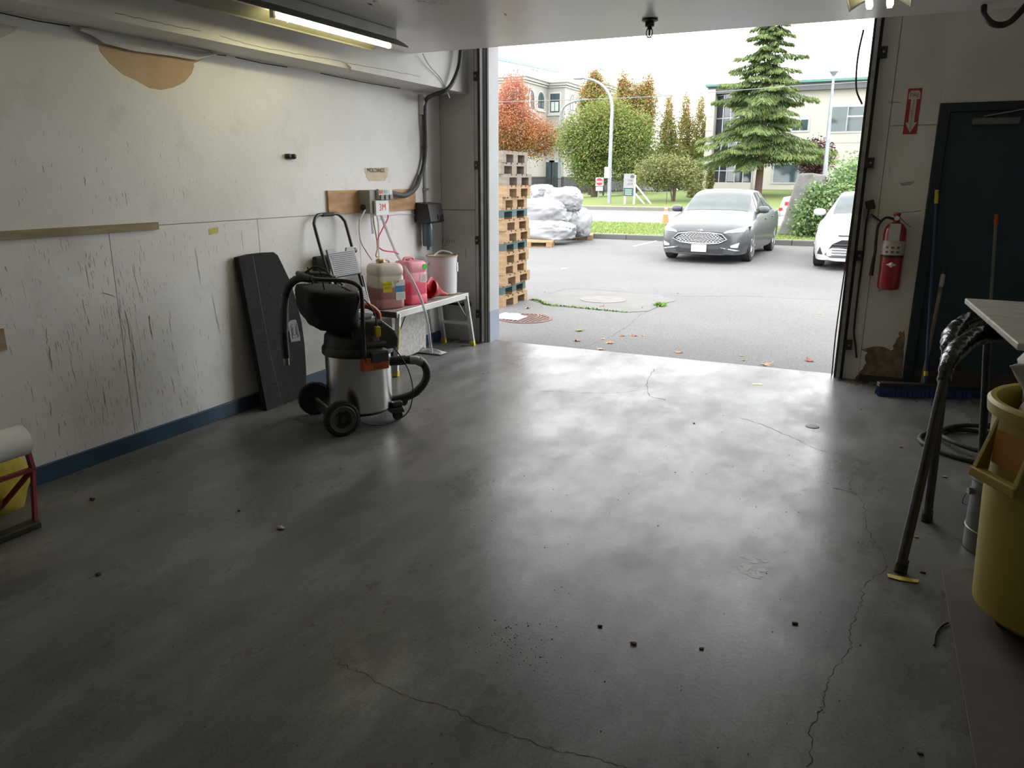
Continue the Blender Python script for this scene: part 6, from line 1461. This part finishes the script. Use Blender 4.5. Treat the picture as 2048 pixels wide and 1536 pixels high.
def win(o, u, v, n, w, h, parent, arch=False, blind=False, surround=True):
    # o centre of sill line, u across, v up, n outward
    o, u, v, n = V(o), V(u), V(v), V(n)
    def outl(e):
        if not arch: return [o - u * (w / 2 + e) - v * e, o + u * (w / 2 + e) - v * e, o + u * (w / 2 + e) + v * (h + e), o - u * (w / 2 + e) + v * (h + e)]
        r = w / 2 + e; hh = h - w / 2
        return [o - u * r - v * e, o + u * r - v * e] + [o + v * hh + u * r * math.cos(PI * k / 10) + v * r * math.sin(PI * k / 10) for k in range(11)]
    f = None
    if surround: f = MB().prism(outl(.22), n * .06).build('window_surround', M_CORN, parent, world=True)
    fr = MB().prism(outl(.03), n * .09).build('window', M_WFR, parent, world=True)
    MB().prism([p + n * .09 for p in outl(-.05)], n * .012).build('pane', M_WGL, fr, world=True)
    if blind: MB().prism([p + n * .102 for p in (o - u * (w / 2 - .08) + v * .08, o + u * (w / 2 - .08) + v * .08, o + u * (w / 2 - .08) + v * h * .55, o - u * (w / 2 - .08) + v * h * .55)], n * .01).build('blind', M_BLIND, fr, world=True)
    for k in ((0,) if w < 1.6 else (-.17, .17)):
        MB().bar(o + u * w * k + n * .11, o + u * w * k + v * h * .96 + n * .11, .06, .03, n).build('mullion', M_WFR, fr, world=True)
    if surround: MB().obox(o - v * .3 + n * .06, u * (w / 2 + .35), n * .1, v * .08).build('sill', M_CORN, parent, world=True)
X, Z_ = V((1, 0, 0)), V((0, 0, 1)); FN = V((0, -1, 0)); SN = V((1, 0, 0)); SU = V((0, 1, 0))
for (px_, ya_, yb_, Yp, w, bld) in ((1110, 188, 224, 80, 1.0, True), (1110, 260, 291, 80, 1.0, True), (1110, 325, 376, 80, 1.0, False), (1077, 325, 372, 80, .9, False), (1026, 178, 194, 74, .9, False), (1026, 262, 290, 74, .9, True)):
    a, b = py(px_, yb_, Yp), py(px_, ya_, Yp)
    if px_ == 1077: a.x = xB + .3; b.x = a.x
    win((a.x, Yp, a.z), X, Z_, FN, w, b.z - a.z, bA, False, bld)
for (px_, ya_, yb_, Xp) in ((1061, 180, 217, xB), (1081, 185, 216, xB), (1144, 190, 221, xD), (1159, 196, 218, xD), (1081, 258, 285, xB), (1061, 258, 288, xB)):
    a, b = px(px_, yb_, Xp), px(px_, ya_, Xp)
    win((Xp, a.y, a.z), SU, Z_, SN, 1.5, b.z - a.z, bA, yb_ < 230)
# roof pergola
p0, p1 = px(995, 117, xB - .4), px(1120, 143, xB - .4)
p00 = p0 + (p0 - p1) * .5
M_PERG = mat('blue_grey_beam', (.16, .22, .26), .5)
MB().bar(p00, p1, .25, .3).build('roof_beam', M_PERG, bA, world=True)
for x in (1055, 1070, 1078, 1090, 1102):
    q = px(x, 117 + (x - 995) * .208, xB - .4); MB().box(q.x - .05, q.x + .05, q.y - .05, q.y + .05, ZT - .1, q.z).build('beam_post', M_WHITE, bA, world=True)
MB().box(xB - 3, xB - .6, 77, 84, ZT - .2, ZT + .9).build('roof_unit', M_CORN, bA, world=True)

# flat-roofed building on the right, facade along the street
Yb = 62.0; bB = thing('flat_roofed_building', 'beige two storey building with a curved dark glass corner', 'building', (-5, Yb, .6))
x0, xp, xg = py(1415, 250, Yb).x, py(1430, 250, Yb).x, py(1512, 250, Yb).x
HT = 8.45
M_BEI2 = mat('warm_beige_wall', (.41, .385, .345), .85, c2=(.385, .36, .325), scale=.5)
MB().box(x0, xp, Yb - .6, Yb + 20, 0, HT - .3).build('corner_pillar', M_BEI2, bB, world=True)
for k in range(7): MB().box(x0 - .01, xp + .01, Yb - .615, Yb - .5, 1.2 + k * 1.0, 1.23 + k * 1.0).build('pillar_joint', M_BEID, bB, world=True)
wall = MB().box(xg, 14, Yb, Yb + 20, 0, HT - .5).build('wall', M_BEI2, bB, world=True)
MB().box(xp, xg + .1, Yb + 1.2, Yb + 20, 0, HT - .3).build('core', M_WFR, bB, world=True)
MB().box(x0 - .2, 14.2, Yb - .75, Yb + 20, HT - .12, HT + .05).build('roof_edge', mat('teal_roof_edge', (.08, .20, .18), .5), bB, world=True)
MB().box(x0 - .05, 14.1, Yb - .45, Yb + 20, HT - .62, HT - .12).build('roof_band', mat('dark_roof_band', (.10, .105, .11), .6), bB, world=True)
MB().box(xp, xg, Yb - .5, Yb + .6, 0.3, 1.45).build('plinth', M_BEI2, bB, world=True)
M_MUL = mat('white_mullion', (.36, .37, .38), .5); M_DKG = mat('dark_curved_glass', (.025, .028, .035), .04, coat=1, c2=(.03, .034, .042), scale=.5)
ng = 6; zr = [1.5, 2.3, 4.35, 6.1, 7.75]
def arc(k): f = k / ng; return V((xp + (xg + .6 - xp) * f, Yb + .3 - 1.15 * math.sin(PI * (.12 + .80 * f)) + .35, 0))
for k in range(ng):
    a, b = arc(k), arc(k + 1)
    for z0, z1 in zip(zr[:-1], zr[1:]):
        MB().add([a + V((0, 0, z0)), b + V((0, 0, z0)), b + V((0, 0, z1)), a + V((0, 0, z1))], [(0, 1, 2, 3)]).build('pane', M_DKG, bB, world=True)
        MB().bar(a + V((0, -.02, z1)), b + V((0, -.02, z1)), .06, .07).build('transom', M_MUL, bB, world=True)
for k in range(ng + 1):
    a = arc(k); MB().box(a.x - .035, a.x + .035, a.y - .06, a.y + .03, 1.45, 7.75).build('mullion', M_MUL, bB, world=True)
def flatwin(xa, xb_, ya_, yb_, cols, tops=None):
    a, b = py(xa, yb_, Yb), py(xb_, ya_, Yb); w = b.x - a.x; h = b.z - a.z
    fr = MB().box(a.x - .1, b.x + .1, Yb - .05, Yb + .1, a.z - .1, b.z + .1).build('window', M_MUL, bB, world=True)
    cs = [0] + cols + [1]
    for c0_, c1_ in zip(cs[:-1], cs[1:]):
        MB().box(a.x + w * c0_ + .04, a.x + w * c1_ - .04, Yb - .07, Yb - .03, a.z + .04, b.z - (.04 if not (tops and c0_ >= tops) else .75)).build('pane', M_WGL, fr, world=True)
        if tops and c0_ >= tops: MB().box(a.x + w * c0_ + .04, a.x + w * c1_ - .04, Yb - .07, Yb - .03, b.z - .62, b.z - .06).build('pane', M_WGL, fr, world=True)
flatwin(1657, 1790, 209, 264, [.28, .62], .28)
flatwin(1583, 1618, 238, 262, [.5])
flatwin(1545, 1640, 328, 365, [.55])
flatwin(1690, 1780, 328, 365, [.5])
for zz in (4.2,): MB().box(xg, 14, Yb - .02, Yb, zz, zz + .05).build('storey_line', M_BEID, bB, world=True)

# dense distant hedge closing the view between the buildings
t = thing('distant_hedge', 'dense dark green hedge far behind the street trees', 'hedge', (-14, 92, 0))
for k in range(6): MB().tube([(-8.5 + k * 3.2, 0, -.2), (-8.5 + k * 3.2, .1, 2.5)], .12, 6).build('stem', M_BARK, t)
crown(t, (-14, 92, 0), [(-22.5 + k * 3.2, 92, 2.4, 2.6, 1.6, 2.6) for k in range(6)], 6000, .28, M_TGRN, 41, (0, 5, -.2, -.1))
